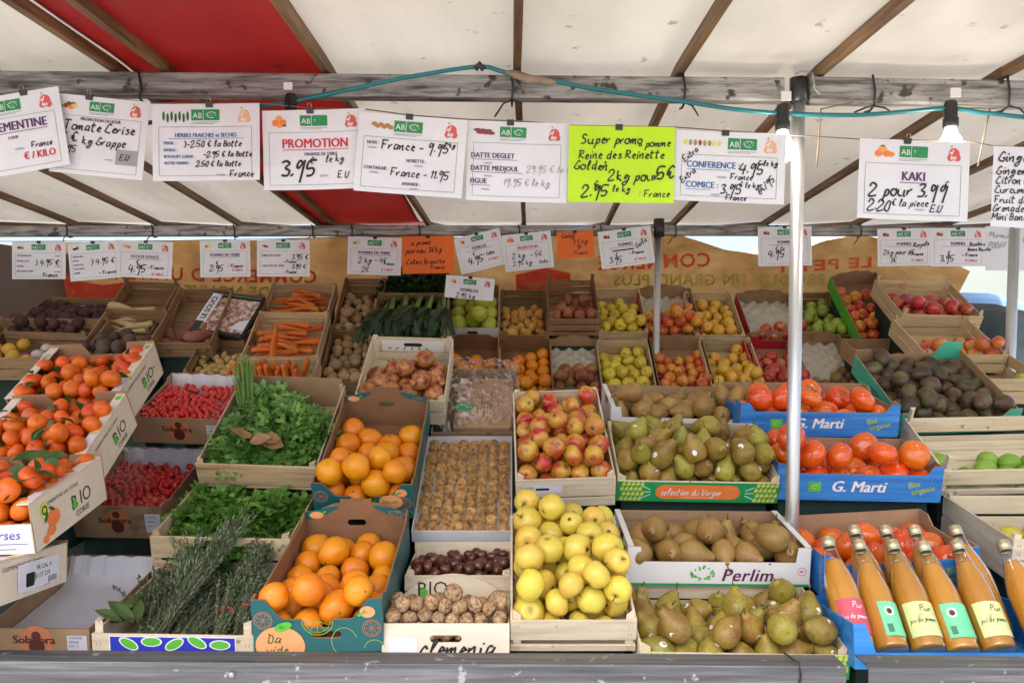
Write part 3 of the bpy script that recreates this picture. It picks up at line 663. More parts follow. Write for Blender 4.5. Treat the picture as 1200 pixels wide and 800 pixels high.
# -- navel oranges
def orange_box(b, lab, low):
    W, L, H = b.W, b.L, b.H
    carton(b, lab, FG, 'teal', 'kraft_dark', front=scoop(W, H, H*.62, .075, notch=(.075, .022)), back=dome(W, H, H+.035), side=[(0, 0), (L, 0), (L, H), (L-.02, H), (L-.05, H-.018), (.06, H-.018), (.03, H), (0, H)],
           fh=[handle_hole(W/2+.02, H*.33, .07, .018)] if low else [], bh=[handle_hole(W/2, H*.72, .055, .02)], t=.005)
    # printed band on the inside top of the back panel and the fruit drawings
    def peel(m, x, z, r, a=0):
        line2(m, arc(x, z, r, 0, 2*math.pi, 22), .0016); line2(m, arc(x, z, r*.8, 0, 2*math.pi, 20), .001)
        for k in range(4): t = a+k*math.pi/4; line2(m, [(x+r*.8*math.cos(t), z+r*.8*math.sin(t)), (x-r*.8*math.cos(t), z-r*.8*math.sin(t))], .001)
    decal(b, plane_front(), 'line_drawing', 'lineorange', lambda m: (peel(m, .026, H*.62, .021, .3), peel(m, W-.026, H*.45, .021)))
    decal(b, plane_front(), 'line_drawing', 'linegreen', lambda m: (line2(m, arc(W*.5, H*.60, .036, math.pi, 2*math.pi, 16), .0016), line2(m, arc(W*.5, H*.60, .030, math.pi, 2*math.pi, 16), .001), [line2(m, [(W*.5, H*.6), (W*.5+.03*math.cos(t), H*.6+.03*math.sin(t))], .001) for t in (3.5, 4.1, 4.7, 5.3, 5.9)],
          line2(m, arc(W*.70, H*.20, .030, .3, 5.0, 18, .036), .0016), line2(m, arc(W*.93, H*.05, .024, .2, 3.0, 12), .0016)))
    m = MB(); m.T = plane_back_in(L, b.t)
    strip = [(x, z) for x, z in dome(W, H, H+.035)[2:]]
    # teal corners of the back panel's rim
    for s in (0, 1):
        pts = [(.002, H-.002), (.002, H-.026), (.03, H-.024), (.075, H-.006), (.10, H+.009), (.10, H+.016)]
        if s: pts = [(W-p[0], p[1]) for p in pts][::-1]
        m.add([(p[0], p[1], 0) for p in pts], [tuple(range(len(pts)))])
    m.build('printed_corner', 'teal', b.root)
    decal(b, plane_back_in(L, b.t, .002), 'round_mark', 'peach_print', lambda m: disc(m, .036, H-.012, .021, .011))
    decal(b, plane_back_in(L, b.t, .0028), 'leaf_mark', 'bright_green', lambda m: disc(m, .058, H-.004, .009, .003, ang=.6))
    decal(b, plane_back_in(L, b.t, .002), 'line_drawing', 'lineorange', lambda m: [line2(m, [(W-.03, H-.002), (W-.03+.026*math.cos(t), H-.002+.02*math.sin(t))], .0012) for t in (3.3, 3.9, 4.5, 5.1, 5.7)]+[line2(m, arc(W-.03, H-.002, .026, math.pi, 2*math.pi, 10, .02), .0014)])
    decal(b, plane_front(.0016), 'round_mark', 'peach_print', lambda m: (disc(m, W-.034, H*.76, .018, .015), ))
    decal(b, plane_front(.0024), 'leaf_mark', 'bright_green', lambda m: disc(m, W-.050, H*.72, .009, .004, ang=.5))
    decal(b, plane_front(.0024), 'lettering', 'black_print', lambda m: put_hand(m, 'Da', W-.044, H*.75, .006, pen=.0008, slant=.1))
    # a printed outside wall facing right
    decal(b, plane_right(W), 'line_drawing', 'lineorange', lambda m: [peel(m, x, H*.4, .03, x) for x in (.08, .3)])
c = C['orange'] = frame((293, 703), (447, 701), 1.84, 597, .5, .135); orange_box(c, 'teal printed carton of large navel oranges at the counter edge', True); riser(c)
decal(c, plane_front(.0016), 'round_mark', 'peach_print', lambda m: disc(m, .062, .018, .058, .050, 26))
decal(c, plane_front(.0024), 'lettering', 'dark_green_print', lambda m: (put_hand(m, 'Da', .034, .028, .022, pen=.0028, slant=.1), put_hand(m, 'vide', .03, .0, .020, pen=.0028, slant=.1)))
decal(c, plane_front(.0030), 'leaf_mark', 'bright_green', lambda m: disc(m, .072, .068, .022, .011, ang=.35))
decal(c, plane_front(.0036), 'lettering', 'dark_green_print', lambda m: put_hand(m, 'Bio', .064, .065, .006, pen=.0008))
c = C['orange2'] = frame((364, 566), (483, 568), 2.36, 463, .5, .125); orange_box(c, 'teal printed carton of navel oranges stacked behind the lower carton', False); riser(c)
decal(c, plane_front(.0030), 'round_mark', 'peach_print', lambda m: disc(m, .235, .062, .036, .026, 22))
decal(c, plane_front(.0036), 'lettering', 'dark_green_print', lambda m: put_hand(m, 'Davide', .21, .058, .011, pen=.0012))
c = C['pomegranate'] = frame((414, 467), (521, 470), 2.88, 395, .42, .11); wood_crate(c, 'pale wooden crate of brown pomegranates behind the upper orange carton', FG, 'wood_pale', [(0, .5), (.55, 1)], back_slats=[(0, .35), (.42, 1)]); riser(c)
decal(c, plane_back_in(c.L, .006), 'printed_sheet', 'carton_white', lambda m: (rect(m, .04, .045, c.W-.04, .098)))
decal(c, plane_back_in(c.L, .006, .002), 'handle_slot', 'black_print', lambda m: m.add([(p[0], p[1], 0) for p in handle_hole(c.W/2, .078, .075, .016)], [tuple(range(14))]))
decal(c, plane_back_in(c.L, .006, .002), 'leaf_mark', 'olive_print', lambda m: [disc(m, .07+k*.03, .06, .009, .004, ang=.5*k) for k in range(6)])
c = C['bagbox'] = frame((505, 507), (606, 507), 2.92, 432, .42, .075); carton(c, 'kraft carton with a plastic wrapped paper pack beside the pomegranates', FG, 'kraft'); riser(c)
# -- left: clementines, cherry tomatoes, herbs
def clem_box(b, lab, front_txt=False, low=False):
    W, L, H = b.W, b.L, b.H; cut = [(0, 0), (W, 0), (W, H), (W*.86, H), (W*.80, H*.55), (W*.36, H*.55), (W*.30, H), (0, H)]
    carton(b, lab, FG, 'carton_cream', 'kraft', back=[(0, 0), (W, 0), (W, H*1.1), (W*.74, H*1.1), (W*.70, H*.72), (W*.36, H*.72), (W*.30, H*1.1), (0, H*1.1)],
           front=rectp(0, W, 0, H*.62), lip=.028, name='clementine_box')
    decal(b, plane_right(W), 'lettering', 'black_print', lambda m: (put_text(m, 'B', L*.50, H*.30, .036, bold=0), put_text(m, 'IO', L*.62, H*.32, .036, bold=-.005), put_text(m, 'CORSE', L*.54, H*.12, .014, bold=0), put_text(m, 'CLEMENTINE DE CORSE', L*.16, H*.76, .009, bold=0, spacing=1.1)))
    decal(b, plane_right(W, .002), 'leaf_mark', 'bright_green', lambda m: disc(m, L*.53, H*.42, .010, .013))
    decal(b, plane_flat(H+.0047), 'round_mark', 'yellow_print', lambda m: (disc(m, W-.014, .10, .009, .011),))
    decal(b, plane_flat(H+.0047), 'leaf_mark', 'bright_green', lambda m: (rect(m, W-.021, L-.035, W-.006, L-.018),))
    decal(b, plane_flat(H+.0047), 'paper_label', 'pale_lilac', lambda m: (rect(m, W-.026, .03, W-.002, .085),))
c = C['clemA'] = frame((5, 468), (139, 462), 2.40, 405, .30, .115); clem_box(c, 'topmost cream carton of clementines in the stepped stack'); riser(c, .9, 0, c.W*.4)
decal(c, plane_flat(c.H+.0047), 'lettering', 'black_print', lambda m: (put_text(m, 'CLEMENTINE', .010, .20, .007, ang=1.45), put_text(m, 'DE CORSE', .019, .20, .007, ang=1.45)))
decal(c, plane_flat(c.H+.0052), 'mark', 'red_ink', lambda m: disc(m, .013, .07, .008, .012))
c = C['clemB'] = frame((-48, 540), (100, 533), 2.13, 464, .285, .115); clem_box(c, 'middle cream carton of clementines in the stepped stack'); riser(c, .9, 0, c.W*.4)
c = C['clemC'] = frame((-130, 598), (33, 592), 1.78, 538, .33, .115); clem_box(c, 'lowest cream carton of leafy clementines by the left edge'); riser(c, .95, 0, c.W-.15)
decal(c, plane_right(c.W, .002), 'round_mark', 'yellow_print', lambda m: disc(m, .052, .082, .016, .018, 18)); decal(c, plane_right(c.W, .0026), 'round_mark', 'dark_green_print', lambda m: line2(m, arc(.052, .082, .009, 0, 6.28, 16), .005))
decal(c, plane_right(c.W, .002), 'fruit_picture', 'orange_print', lambda m: (disc(m, .085, .052, .026, .020), disc(m, .07, .026, .018, .012), disc(m, .045, .014, .012, .009)))
decal(c, plane_right(c.W, .0026), 'leaf_mark', 'dark_green_print', lambda m: (disc(m, .055, .064, .014, .005, ang=1.1), disc(m, .08, .076, .012, .004, ang=2.6)))
decal(c, plane_front(.0012), 'printed_sheet', 'carton_white', lambda m: rect(m, .002, .001, c.W-.002, c.H*.61))
decal(c, plane_front(.002), 'lettering', 'royal_blue', lambda m: (put_text(m, 'Corses', c.W-.115, .036, .022, bold=0, shear=.25), rect(m, c.W-.10, .024, c.W-.012, .0255), rect(m, c.W-.08, .012, c.W-.04, .0135)))
c = C['clemD'] = frame((-190, 672), (-15, 664), 1.66, 640, .30, .09); clem_box(c, 'closed cream carton under the lowest clementine carton'); riser(c, .72, 0, c.W-.3)
m = MB(); m.box(.03, .006, c.H-.006, c.W-.03, c.L-.006, c.H-.001); m.build('lid', 'carton_cream', c.root)
decal(c, plane_right(c.W, .002), 'paper_label', 'pale_lilac', lambda m: rect(m, .10, .012, .26, .074)); decal(c, plane_right(c.W, .0026), 'lettering', 'black_print', lambda m: (rect(m, .13, .02, .16, .05), put_text(m, 'FR CAL 4', .17, .052, .010), put_text(m, 'LOT 210', .17, .034, .010), [rect(m, .215+k*.005, .016, .217+k*.005, .03) for k in range(7)]))
def tomato_box(b, lab):
    W, L, H = b.W, b.L, b.H
    carton(b, lab, FG, 'kraft', 'kraft', side=[(0, 0), (L, 0), (L, H), (L-.04, H), (L-.06, H-.012), (.06, H-.012), (.04, H), (0, H)], name='tomato_carton')
    decal(b, plane_front(), 'lettering', 'brown_print', lambda m: (put_text(m, 'Solagora', W*.5, H*.48, .021, 'c', fat=.06)))
    decal(b, plane_front(.0008), 'round_mark', 'lineorange', lambda m: disc(m, W*.52, H*.55, .040, .042, 24))
    decal(b, plane_front(.0010), 'round_mark', 'brown_print', lambda m: (disc(m, W*.52, H*.74, .012, .013), disc(m, W*.52, H*.36, .020, .022)))
    decal(b, plane_front(), 'lettering', 'lineorange', lambda m: [put_text(m, s, .006, H*(.70-.2*k), .014, bold=-.02) for k, s in enumerate(('Fresh', 'Frisch', 'Fresco'))])
    decal(b, plane_front(), 'paper_label', 'pale_lilac', lambda m: rect(m, W-.055, H*.2, W-.006, H*.78)); decal(b, plane_front(.002), 'lettering', 'black_print', lambda m: [put_text(m, s, W-.051, H*(.66-.14*k), .006) for k, s in enumerate(('TOMATE', 'CERISE', 'CAT 1'))])
    m = MB(); n = 16; vs = []
    for j in range(2):
        for i in range(n+1): x = .006+(W-.012)*i/n; vs.append((x, L-.012-.005*math.sin(i*1.9)-j*.03, H+.002-j*H*.75+.004*mnoise.noise((i*.6, j, 2))))
    m.add(vs, [(i, i+1, n+2+i, n+1+i) for i in range(n)]); m.build('paper_liner', 'tissue', b.root)
c = C['tom1'] = frame((76, 592), (188, 594), 2.50, 524, .40, .115); tomato_box(c, 'kraft carton of film covered cherry tomatoes below the other tomato carton'); riser(c)
c = C['tom2'] = frame((152, 488), (259, 492), 2.76, 438, .36, .10); tomato_box(c, 'kraft carton of shiny red cherry tomatoes beside the topmost clementines'); riser(c, .95, x0=c.W*.45, y0=.1)
c = C['empty'] = frame((-26, 735), (104, 737), 1.95, 650, .42, .075); tomato_box(c, 'empty kraft carton lined with white paper at the bottom left'); riser(c)
c = C['cilantro'] = frame((228, 543), (371, 548), 2.52, 449, .46, .095)
wood_crate(c, 'knotty pine crate of coriander and chives', FG, 'wood', [(0, .08), (.14, 1)], pine_front=True); riser(c)
m = MB(); m.box(.01, c.L-.012, .004, c.W-.01, c.L-.008, c.H+.035); m.build('cardboard_liner', 'kraft', c.root)
c = C['parsley'] = frame((175, 628), (340, 632), 2.24, 560, .40, .115); wood_crate(c, 'pale wooden crate of flat parsley above the dried herb crate', FG, 'wood', [(0, .34), (.42, 1)]); riser(c)
decal(c, plane_right(c.W), 'paper_label', 'yellow_print', lambda m: rect(m, .02, .03, .12, .09))
c = C['herb'] = frame((107, 742), (297, 745), 1.92, 675, .335, .085); wood_crate(c, 'wooden crate of herb bundles with a blue leaf label', FG, 'wood_pale', [(0, 1)], post_up=.03); riser(c)
decal(c, plane_front(), 'printed_sheet', 'royal_blue', lambda m: rect(m, .045, .004, c.W-.045, c.H-.006)); decal(c, plane_front(.0010), 'printed_sheet', 'white_print', lambda m: rect(m, .042, .002, c.W-.042, c.H-.003))
decal(c, plane_front(.002), 'leaf_mark', 'white_print', lambda m: [disc(m, .09+.055*k, .062+.006*(k % 2), .026, .013, ang=.5*(k % 3)-.5) for k in (0, 1, 2, 3, 4)])
decal(c, plane_front(.0026), 'leaf_mark', 'bright_green', lambda m: [disc(m, .09+.055*k, .062+.006*(k % 2), .022, .010, ang=.5*(k % 3)-.5) for k in (0, 1, 2, 3, 4)])
# -- pears
def perlim(b, lab):
    W, L, H = b.W, b.L, b.H
    fr = [(0, 0), (W, 0), (W, H), (W*.93, H), (W*.92, H*.62), (W*.08, H*.62), (W*.07, H), (0, H)]
    carton(b, lab, FG, 'carton_white', 'kraft', front=fr, side=[(0, 0), (L, 0), (L, H), (L*.62, H), (L*.58, H*.72), (L*.34, H*.72), (L*.30, H), (0, H)], name='pear_carton', lip=.016)
    decal(b, plane_front(), 'lettering', 'plum_print', lambda m: put_text(m, 'Perlim', W*.52, H*.14, H*.32, 'l', shear=.28, wmax=W*.36, fat=.03, spacing=1.08))
    decal(b, plane_front(), 'stripe', 'green_print', lambda m: rect(m, .002, .001, W-.002, H*.07))
    def wreath(m):
        rr = random.Random(3)
        for k in range(38):
            t = rr.uniform(0, 6.28); q = rr.uniform(.6, 1); disc(m, W*.41+.034*q*math.cos(t), H*.33+.020*q*math.sin(t), .0045, .002, 6, rr.uniform(0, 3))
    decal(b, plane_front(), 'leaf_mark', 'bright_green', wreath)
    decal(b, plane_front(), 'round_mark', 'red_ink', lambda m: (line2(m, arc(W*.955, H*.40, .011, 0, 6.28, 16), .0012), rect(m, W*.95-.002, H*.38, W*.96, H*.42)))
    m = MB(); nx, ny = 26, 14; vs = []
    for j in range(ny+1):
        for i in range(nx+1): vs.append((.008+(W-.016)*i/nx, .008+(L-.016)*j/ny, .012+(.03*(j/ny)**3)+.010*mnoise.noise((i*.5, j*.6, 4))))
    m.add(vs, [(j*(nx+1)+i, j*(nx+1)+i+1, (j+1)*(nx+1)+i+1, (j+1)*(nx+1)+i) for j in range(ny) for i in range(nx)]); m.build('film_liner', 'black_film', b.root, True)
c = C['pear1'] = frame((716, 476), (884, 480), 2.80, 452, .30, .10); perlim(c, 'white pear carton at the back behind the green banded crate'); riser(c)
c = C['pear3'] = frame((736, 640), (951, 642), 2.15, 598, .29, .11); perlim(c, 'white pear carton below the green banded crate'); riser(c)
m = MB(); m.box(.006, c.L-.007, c.H-.03, c.W-.006, c.L-.0045, c.H-.002); m.build('inner_strip', 'kraft', c.root)
def verger(b, lab, full):
    W, L, H = b.W, b.L, b.H
    wood_crate(b, lab, FG, 'wood_pale', [(0, .30), (.34, 1)], side_slats=[(0, .3), (.36, .66), (.72, 1.25)], back_slats=[(0, .4), (.5, 1.25)])
    z1 = H*.98
    decal(b, plane_front(), 'printed_band', 'green_print', lambda m: rect(m, -.002, 0.001, W+.002, z1))
    def pears(m, xx):
        rr = random.Random(5)
        for x0 in (xx,):
            for i in range(5):
                for j in range(4): x = x0+.008+i*.014+(j % 2)*.006; z = .010+j*z1*.25; disc(m, x, z, .0062, .0064, 9); disc(m, x+.002, z+.006, .0034, .0048, 7)
    [decal(b, plane_front(.002), 'pear_pattern', 'pear_print', lambda m, xx=xx: pears(m, xx)) for xx in (.006, W-.078)]
    decal(b, plane_front(.002), 'round_mark', 'orange_print', lambda m: m.add([(p[0], p[1], 0) for p in handle_hole(W*.5, z1*.52, .26, z1*.70)[::-1]], [tuple(range(14))]))
    decal(b, plane_front(.0028), 'lettering', 'white_print', lambda m: (put_hand(m, 'sélection du Verger'.replace('é', 'e'), W*.5-.115, z1*.38, z1*.30, slant=.2, pen=.0026, wide=.70), line2(m, [(W*.40, z1*.24), (W*.60, z1*.27)], .0012)))
    decal(b, plane_front(.002), 'ray_mark', 'white_print', lambda m: [line2(m, [(W*.5+s*(.145), z1*(.5+.12*k)), (W*.5+s*(.172), z1*(.5+.30*k))], .0026) for s in (-1, 1) for k in (-1, 0, 1)])
c = C['pear2'] = frame((724, 563), (914, 566), 2.43, 500, .32, .075); verger(c, 'wooden crate with green printed band heaped with pears', True); riser(c)
c = C['pear4'] = frame((750, 764), (996, 768), 1.86, 688, .33, .062); verger(c, 'wooden crate of green and russet pears at the counter edge', False); riser(c)
# -- persimmons
def marti(b, lab, hi=.4):
    W, L, H = b.W, b.L, b.H
    fr = [(0, 0), (W, 0), (W, H), (W-.028, H), (W-.05, H*.74), (.05, H*.74), (.028, H), (0, H)]
    carton(b, lab, FG, 'blue', 'kraft', front=fr, side=[(0, 0), (L, 0), (L, H), (L-.05, H), (L-.08, H*.78), (.08, H*.78), (.05, H), (0, H)], name='persimmon_carton')
    decal(b, plane_front(), 'lettering', 'white_print', lambda m: put_text(m, 'G. Marti', W*.5, H*.26, H*.30, 'c', shear=.22, fat=.05))
    decal(b, plane_front(), 'leaf_mark', 'bright_green', lambda m: (rect(m, W*.19, H*.24, W*.265, H*.52),))
    decal(b, plane_front(.002), 'leaf_mark', 'white_print', lambda m: line2(m, arc(W*.228, H*.38, .009, .4, 5.2, 9, .006), .001))
    decal(b, plane_front(), 'lettering', 'linegreen', lambda m: (put_text(m, 'Bio', W*.80, H*.38, H*.17, bold=.02, ang=.22), put_text(m, 'organic', W*.82, H*.20, H*.15, bold=.02, ang=.22)))
c = C['kaki1'] = frame((869, 472), (1056, 474), 2.70, 448, .30, .115); marti(c, 'blue carton of persimmons at the top beside the near post'); riser(c)
c = C['kaki2'] = frame((913, 543), (1107, 547), 2.43, 512, .28, .115); marti(c, 'blue carton of persimmons in the middle of the stack'); riser(c)
c = C['kaki3'] = frame((962, 650), (1148, 640), 2.12, 600, .31, .12); marti(c, 'blue carton of persimmons behind the juice bottles'); riser(c)
c = C['juice'] = frame((1000, 731), (1262, 731), 1.83, 697, .30, .10)
W, L, H = c.W, c.L, c.H
carton(c, 'blue carton tray holding leaning apple juice bottles', FG, 'blue', 'blue', front=[(0, 0), (W, 0), (W, H), (W-.028, H), (W-.05, H*.36), (.05, H*.36), (.028, H), (0, H)], name='bottle_tray'); riser(c)
# -- right: avocados, limes, lemons
c = C['avocado'] = frame((1057, 488), (1198, 482), 2.85, 412, .43, .085); W, L, H = c.W, c.L, c.H
carton(c, 'mint green carton of dark avocados behind the top persimmons', FG, 'mint', 'kraft', front=[(0, 0), (W, 0), (W, H*1.15), (W*.90, H*1.15), (W*.84, H*.72), (W*.12, H*.72), (W*.07, H*1.15), (0, H*1.15)], back=[(0, 0), (W, 0), (W, H*1.25), (W*.8, H*1.25), (W*.74, H*.9), (W*.2, H*.9), (W*.14, H*1.25), (0, H*1.25)], name='avocado_carton'); riser(c)
decal(c, plane_front(), 'lettering', 'dark_green_print', lambda m: put_text(m, 'EXOTIC SELECT', W*.5, H*.26, H*.26, 'c', bold=0, shear=.1, wmax=W*.62, spacing=1.1))
decal(c, plane_left(), 'lettering', 'dark_green_print', lambda m: put_text(m, 'EXOTIC', L*.3, H*.3, H*.3, 'l', bold=0))
m = MB(); m.T = plane_back_in(L, c.t); m.add([(x, z, 0) for x, z in ((W*.72, H*.55), (W-.006, H*.55), (W-.006, H*1.5), (W*.80, H*1.5))], [(0, 1, 2, 3)]); m.build('folded_flap', 'mint', c.root)
c = C['lime'] = frame((1107, 552), (1290, 548), 2.52, 488, .29, .10); wood_crate(c, 'pale wooden crate holding green limes under the avocado carton', FG, 'wood_pale', [(0, .22), (.42, 1)], post_up=.05, side_slats=[(0, 1.0)]); riser(c)
decal(c, plane_left(), 'handle_slot', 'black_print', lambda m: m.add([(p[0], p[1], 0) for p in handle_hole(L*.33, .06, .07, .018)], [tuple(range(14))]))
c = C['lemon'] = frame((1188, 632), (1400, 632), 2.18, 580, .36, .125); wood_crate(c, 'pale wooden crate of yellow green lemons at the right edge', FG, 'wood_pale', [(0, .45), (.52, 1)], side_slats=[(0, 1.0)]); riser(c)

# -- back rows
def back_wood(k, FL, FR, D, lab, L=.42, H=.10, pitch=40, tone='wood_dark', yb=None, **kw):
    b = C[k] = frame(FL, FR, D, yb, L, H, None if yb else pitch); wood_crate(b, lab, BG, tone, kw.pop('slats', [(0, .48), (.54, 1)]), **kw); riser(b, .5); return b
def back_carton(k, FL, FR, D, lab, outer, L=.42, H=.095, pitch=40, inner='kraft', yb=None, fancy=True):
    b = C[k] = frame(FL, FR, D, yb, L, H, None if yb else pitch); W = b.W
    fr = [(0, 0), (W, 0), (W, H), (W*.9, H), (W*.82, H*.66), (W*.18, H*.66), (W*.1, H), (0, H)] if fancy else None
    bk = [(0, 0), (W, 0), (W, H), (W*.9, H*1.0), (W*.8, H*1.22), (W*.6, H*1.22), (W*.58, H*1.3), (W*.42, H*1.3), (W*.4, H*1.22), (W*.2, H*1.22), (W*.1, H), (0, H)] if fancy else None
    carton(b, lab, BG, outer, inner, front=fr, back=bk); riser(b, .5); return b
back_wood('beet', (3, 388), (100, 391), 4.25, 'dark wooden crate of beetroot at the left end of the back row', yb=349, L=.45)
back_wood('turnip', (-45, 419), (94, 420), 3.98, 'wooden crate of turnips and yellow roots under the beetroot', pitch=35, L=.36, H=.14)
back_wood('parsnip', (108, 388), (176, 390), 4.28, 'dark wooden crate of parsnips between beetroot and sweet potatoes', pitch=40, L=.46, post_up=.03)
back_wood('radish', (86, 416), (165, 418), 4.0, 'dark wooden crate of black radishes under the parsnips', pitch=38, L=.40)
back_wood('sweet', (177, 402), (246, 402), 4.15, 'dark wooden crate of sweet potatoes left of the printed pack', pitch=42, L=.46)
back_wood('spare', (228, 398), (286, 400), 4.28, 'dark wooden crate carrying the printed plastic pack', pitch=40, L=.42)
back_wood('small', (213, 437), (272, 441), 4.02, 'dark wooden crate of small yellow potatoes below the printed pack', pitch=38, L=.38)
back_wood('carrot1', (297, 381), (379, 381), 4.45, 'uppermost wooden crate of carrots', pitch=38, L=.42, tone='wood')
back_wood('carrot2', (281, 421), (370, 421), 4.12, 'middle wooden crate of carrots', pitch=40, L=.40, tone='wood')
back_wood('carrot3', (267, 447), (363, 447), 3.92, 'lowest wooden crate of carrots standing upright', pitch=30, L=.24, tone='wood')
back_wood('potato1', (388, 388), (441, 388), 4.42, 'upper dark wooden crate of potatoes right of the carrots', pitch=42, L=.48)
back_wood('potato2', (372, 447), (428, 447), 4.10, 'lower dark wooden crate of potatoes behind the pomegranates', pitch=42, L=.44)
back_wood('greens', (445, 362), (523, 362), 4.60, 'dark wooden crate of leafy greens above the leeks', pitch=35, L=.40)
back_wood('leek', (431, 398), (521, 398), 4.25, 'dark wooden crate of leeks', pitch=40, L=.42)
b = back_carton('pomelo', (523, 384), (584, 384), 4.55, 'white carton of green pomelos', 'carton_white', pitch=40, H=.085, fancy=False)
decal(b, plane_front(), 'handle_slot', 'black_print', lambda m: m.add([(p[0], p[1], 0) for p in handle_hole(b.W/2, .05, .06, .02)], [tuple(range(14))]))
back_carton('borange', (519, 454), (583, 454), 4.25, 'brown carton of back row oranges under the pomelos', 'kraft_dark', inner='kraft_dark')
back_wood('ginger', (585, 393), (642, 393), 4.55, 'dark wooden crate of knobbly golden potatoes', pitch=42, L=.42)
back_carton('borange2', (586, 456), (648, 456), 4.25, 'brown carton of small bright oranges beneath the golden potatoes', 'kraft_dark', inner='kraft_dark')
b = back_wood('darkapple', (643, 374), (704, 374), 4.50, 'tall wooden crate of dark russet apples', pitch=36, L=.42, H=.115, post_up=.05, slats=[(0, .2), (.3, .62), (.7, 1)])
back_carton('tray_apple', (648, 456), (706, 456), 4.25, 'carton of russet apples with a bare moulded tray', 'red_print')
back_wood('yellow1', (702, 389), (760, 389), 4.55, 'upper wooden crate of yellow apples left of the far post', pitch=40, tone='wood')
back_wood('yellow2', (706, 458), (771, 458), 4.25, 'lower wooden crate of yellow apples left of the far post', pitch=40, tone='wood')
back_carton('redyel1', (756, 388), (824, 388), 4.58, 'upper red carton of red and yellow apples behind the far post', 'red_print')
back_carton('redyel2', (773, 455), (840, 455), 4.25, 'lower dark carton of red and yellow apples behind the far post', 'black_print')
back_wood('gold1', (815, 393), (874, 393), 4.58, 'upper wooden crate of golden orange apples', pitch=40, tone='wood')
back_wood('gold2', (835, 455), (900, 455), 4.25, 'lower wooden crate of golden orange apples', pitch=40, tone='wood')
back_carton('redtray', (881, 394), (948, 394), 4.58, 'red carton with few red apples on a moulded tray', 'red_print')
back_carton('redlow', (889, 450), (952, 450), 4.28, 'red carton full of red apples behind the near post', 'red_print')
back_wood('green', (946, 393), (998, 393), 4.60, 'wooden crate of green apples right of the near post', pitch=40, tone='wood_dark')
back_carton('kiwi', (949, 450), (1012, 450), 4.25, 'brown carton of kiwis on a moulded tray', 'kraft')
back_carton('greenbox', (1008, 395), (1066, 390), 4.45, 'tall bright green carton of striped red apples', 'lime_print', L=.50, pitch=48)
back_carton('reddark', (1013, 420), (1082, 420), 4.10, 'brown carton of deep red apples below the bright green carton', 'kraft', pitch=20, L=.30, fancy=False)
b = back_wood('redwood1', (1058, 368), (1153, 371), 4.20, 'upper pale wooden crate of dark red apples at the right end', yb=329, tone='wood', L=.40, post_up=.03)
decal(b, plane_back_in(b.L, .006), 'lettering', 'burlap_red', lambda m: put_hand(m, '112', .14, .055, .030, pen=.003))
back_wood('redwood2', (1086, 415), (1182, 416), 3.85, 'lower pale wooden crate of pink apples at the right end', yb=373, tone='wood', L=.40, post_up=.02)
back_wood('farpear', (1128, 444), (1235, 444), 3.55, 'wooden crate of yellow pears behind the avocado carton', yb=412, tone='wood', L=.38, H=.12)

# moulded grey pulp trays lying in three of the back cartons
mats['pulp'] = M('pulp', [(.3, (.50, .46, .38)), (.7, (.60, .56, .47))], 20, rough=.95, bump=.3, var=.04)
for k in ('tray_apple', 'redtray', 'kiwi', 'redyel1'):
    b = C[k]; m = MB(); nx, ny = 28, 36; vs = []
    for j in range(ny+1):
        for i in range(nx+1):
            x = b.t+.003+(b.W-2*b.t-.006)*i/nx; y = b.t+.003+(b.L-2*b.t-.006)*j/ny
            vs.append((x, y, .028+.010*math.cos(x*2*math.pi/.075)*math.cos(y*2*math.pi/.075)))
    m.add(vs, [(j*(nx+1)+i, j*(nx+1)+i+1, (j+1)*(nx+1)+i+1, (j+1)*(nx+1)+i) for j in range(ny) for i in range(nx)])
    o = m.build('pulp_tray', 'pulp', None, True); o.matrix_world = b.M; tag(o, 'grey moulded pulp tray inside the '+{'tray_apple': 'russet apple carton', 'redtray': 'red carton with few apples', 'kiwi': 'kiwi carton', 'redyel1': 'upper red carton by the far post'}[k], 'tray')
# white paper sheet in the empty carton
b = C['empty']; m = MB(); nx, ny = 30, 30; vs = []
for j in range(ny+1):
    for i in range(nx+1):
        x = .008+(b.W-.016)*i/nx; y = .008+(b.L-.012)*j/ny; e = max(0, (j/ny-.8)/.2)
        vs.append((x, y, .010+.055*e*e+.004*mnoise.noise((x*14, y*14, 0))))
m.add(vs, [(j*(nx+1)+i, j*(nx+1)+i+1, (j+1)*(nx+1)+i+1, (j+1)*(nx+1)+i) for j in range(ny) for i in range(nx)])
o = m.build('paper_sheet', 'tissue', None, True); o.matrix_world = b.M; tag(o, 'creased white paper sheet lying in the empty carton', 'paper sheet')

# dark cloth covered steps that carry the crates
def stand(label, sel, D0):
    root = empty('display_stand', Matrix.Translation((0, D0, 0)), label, 'display stand'); inv = root.matrix_world.inverted()
    for (b, z0, x0, x1, y0, y1) in sel:
        m = MB(); top = [b.M @ Vector(p) for p in ((x0, y0, -.003), (x1, y0, -.003), (x1, y1, -.003), (x0, y1, -.003))]
        vs = [tuple(p) for p in top]+[(p.x, p.y, z0) for p in top]
        m.add(vs, [(0, 1, 2, 3), (7, 6, 5, 4), (0, 4, 5, 1), (1, 5, 6, 2), (2, 6, 7, 3), (3, 7, 4, 0)])
        o = m.build('step', 'cloth_dark', root); o.matrix_parent_inverse = inv
    return root
fr = [r_ for r_ in RISERS if r_[0].M.translation.y < 3.2]; bk = [r_ for r_ in RISERS if r_[0].M.translation.y >= 3.2]
s1 = stand('dark green cloth covered steps under the front crates', fr, 2.3); s2 = stand('dark cloth covered steps under the back row crates', bk, 4.4)
m = MB(); m.box(-1.95, -.52, .66, 1.95, .85, .70); m.build('table_top', 'cloth_dark', s1)
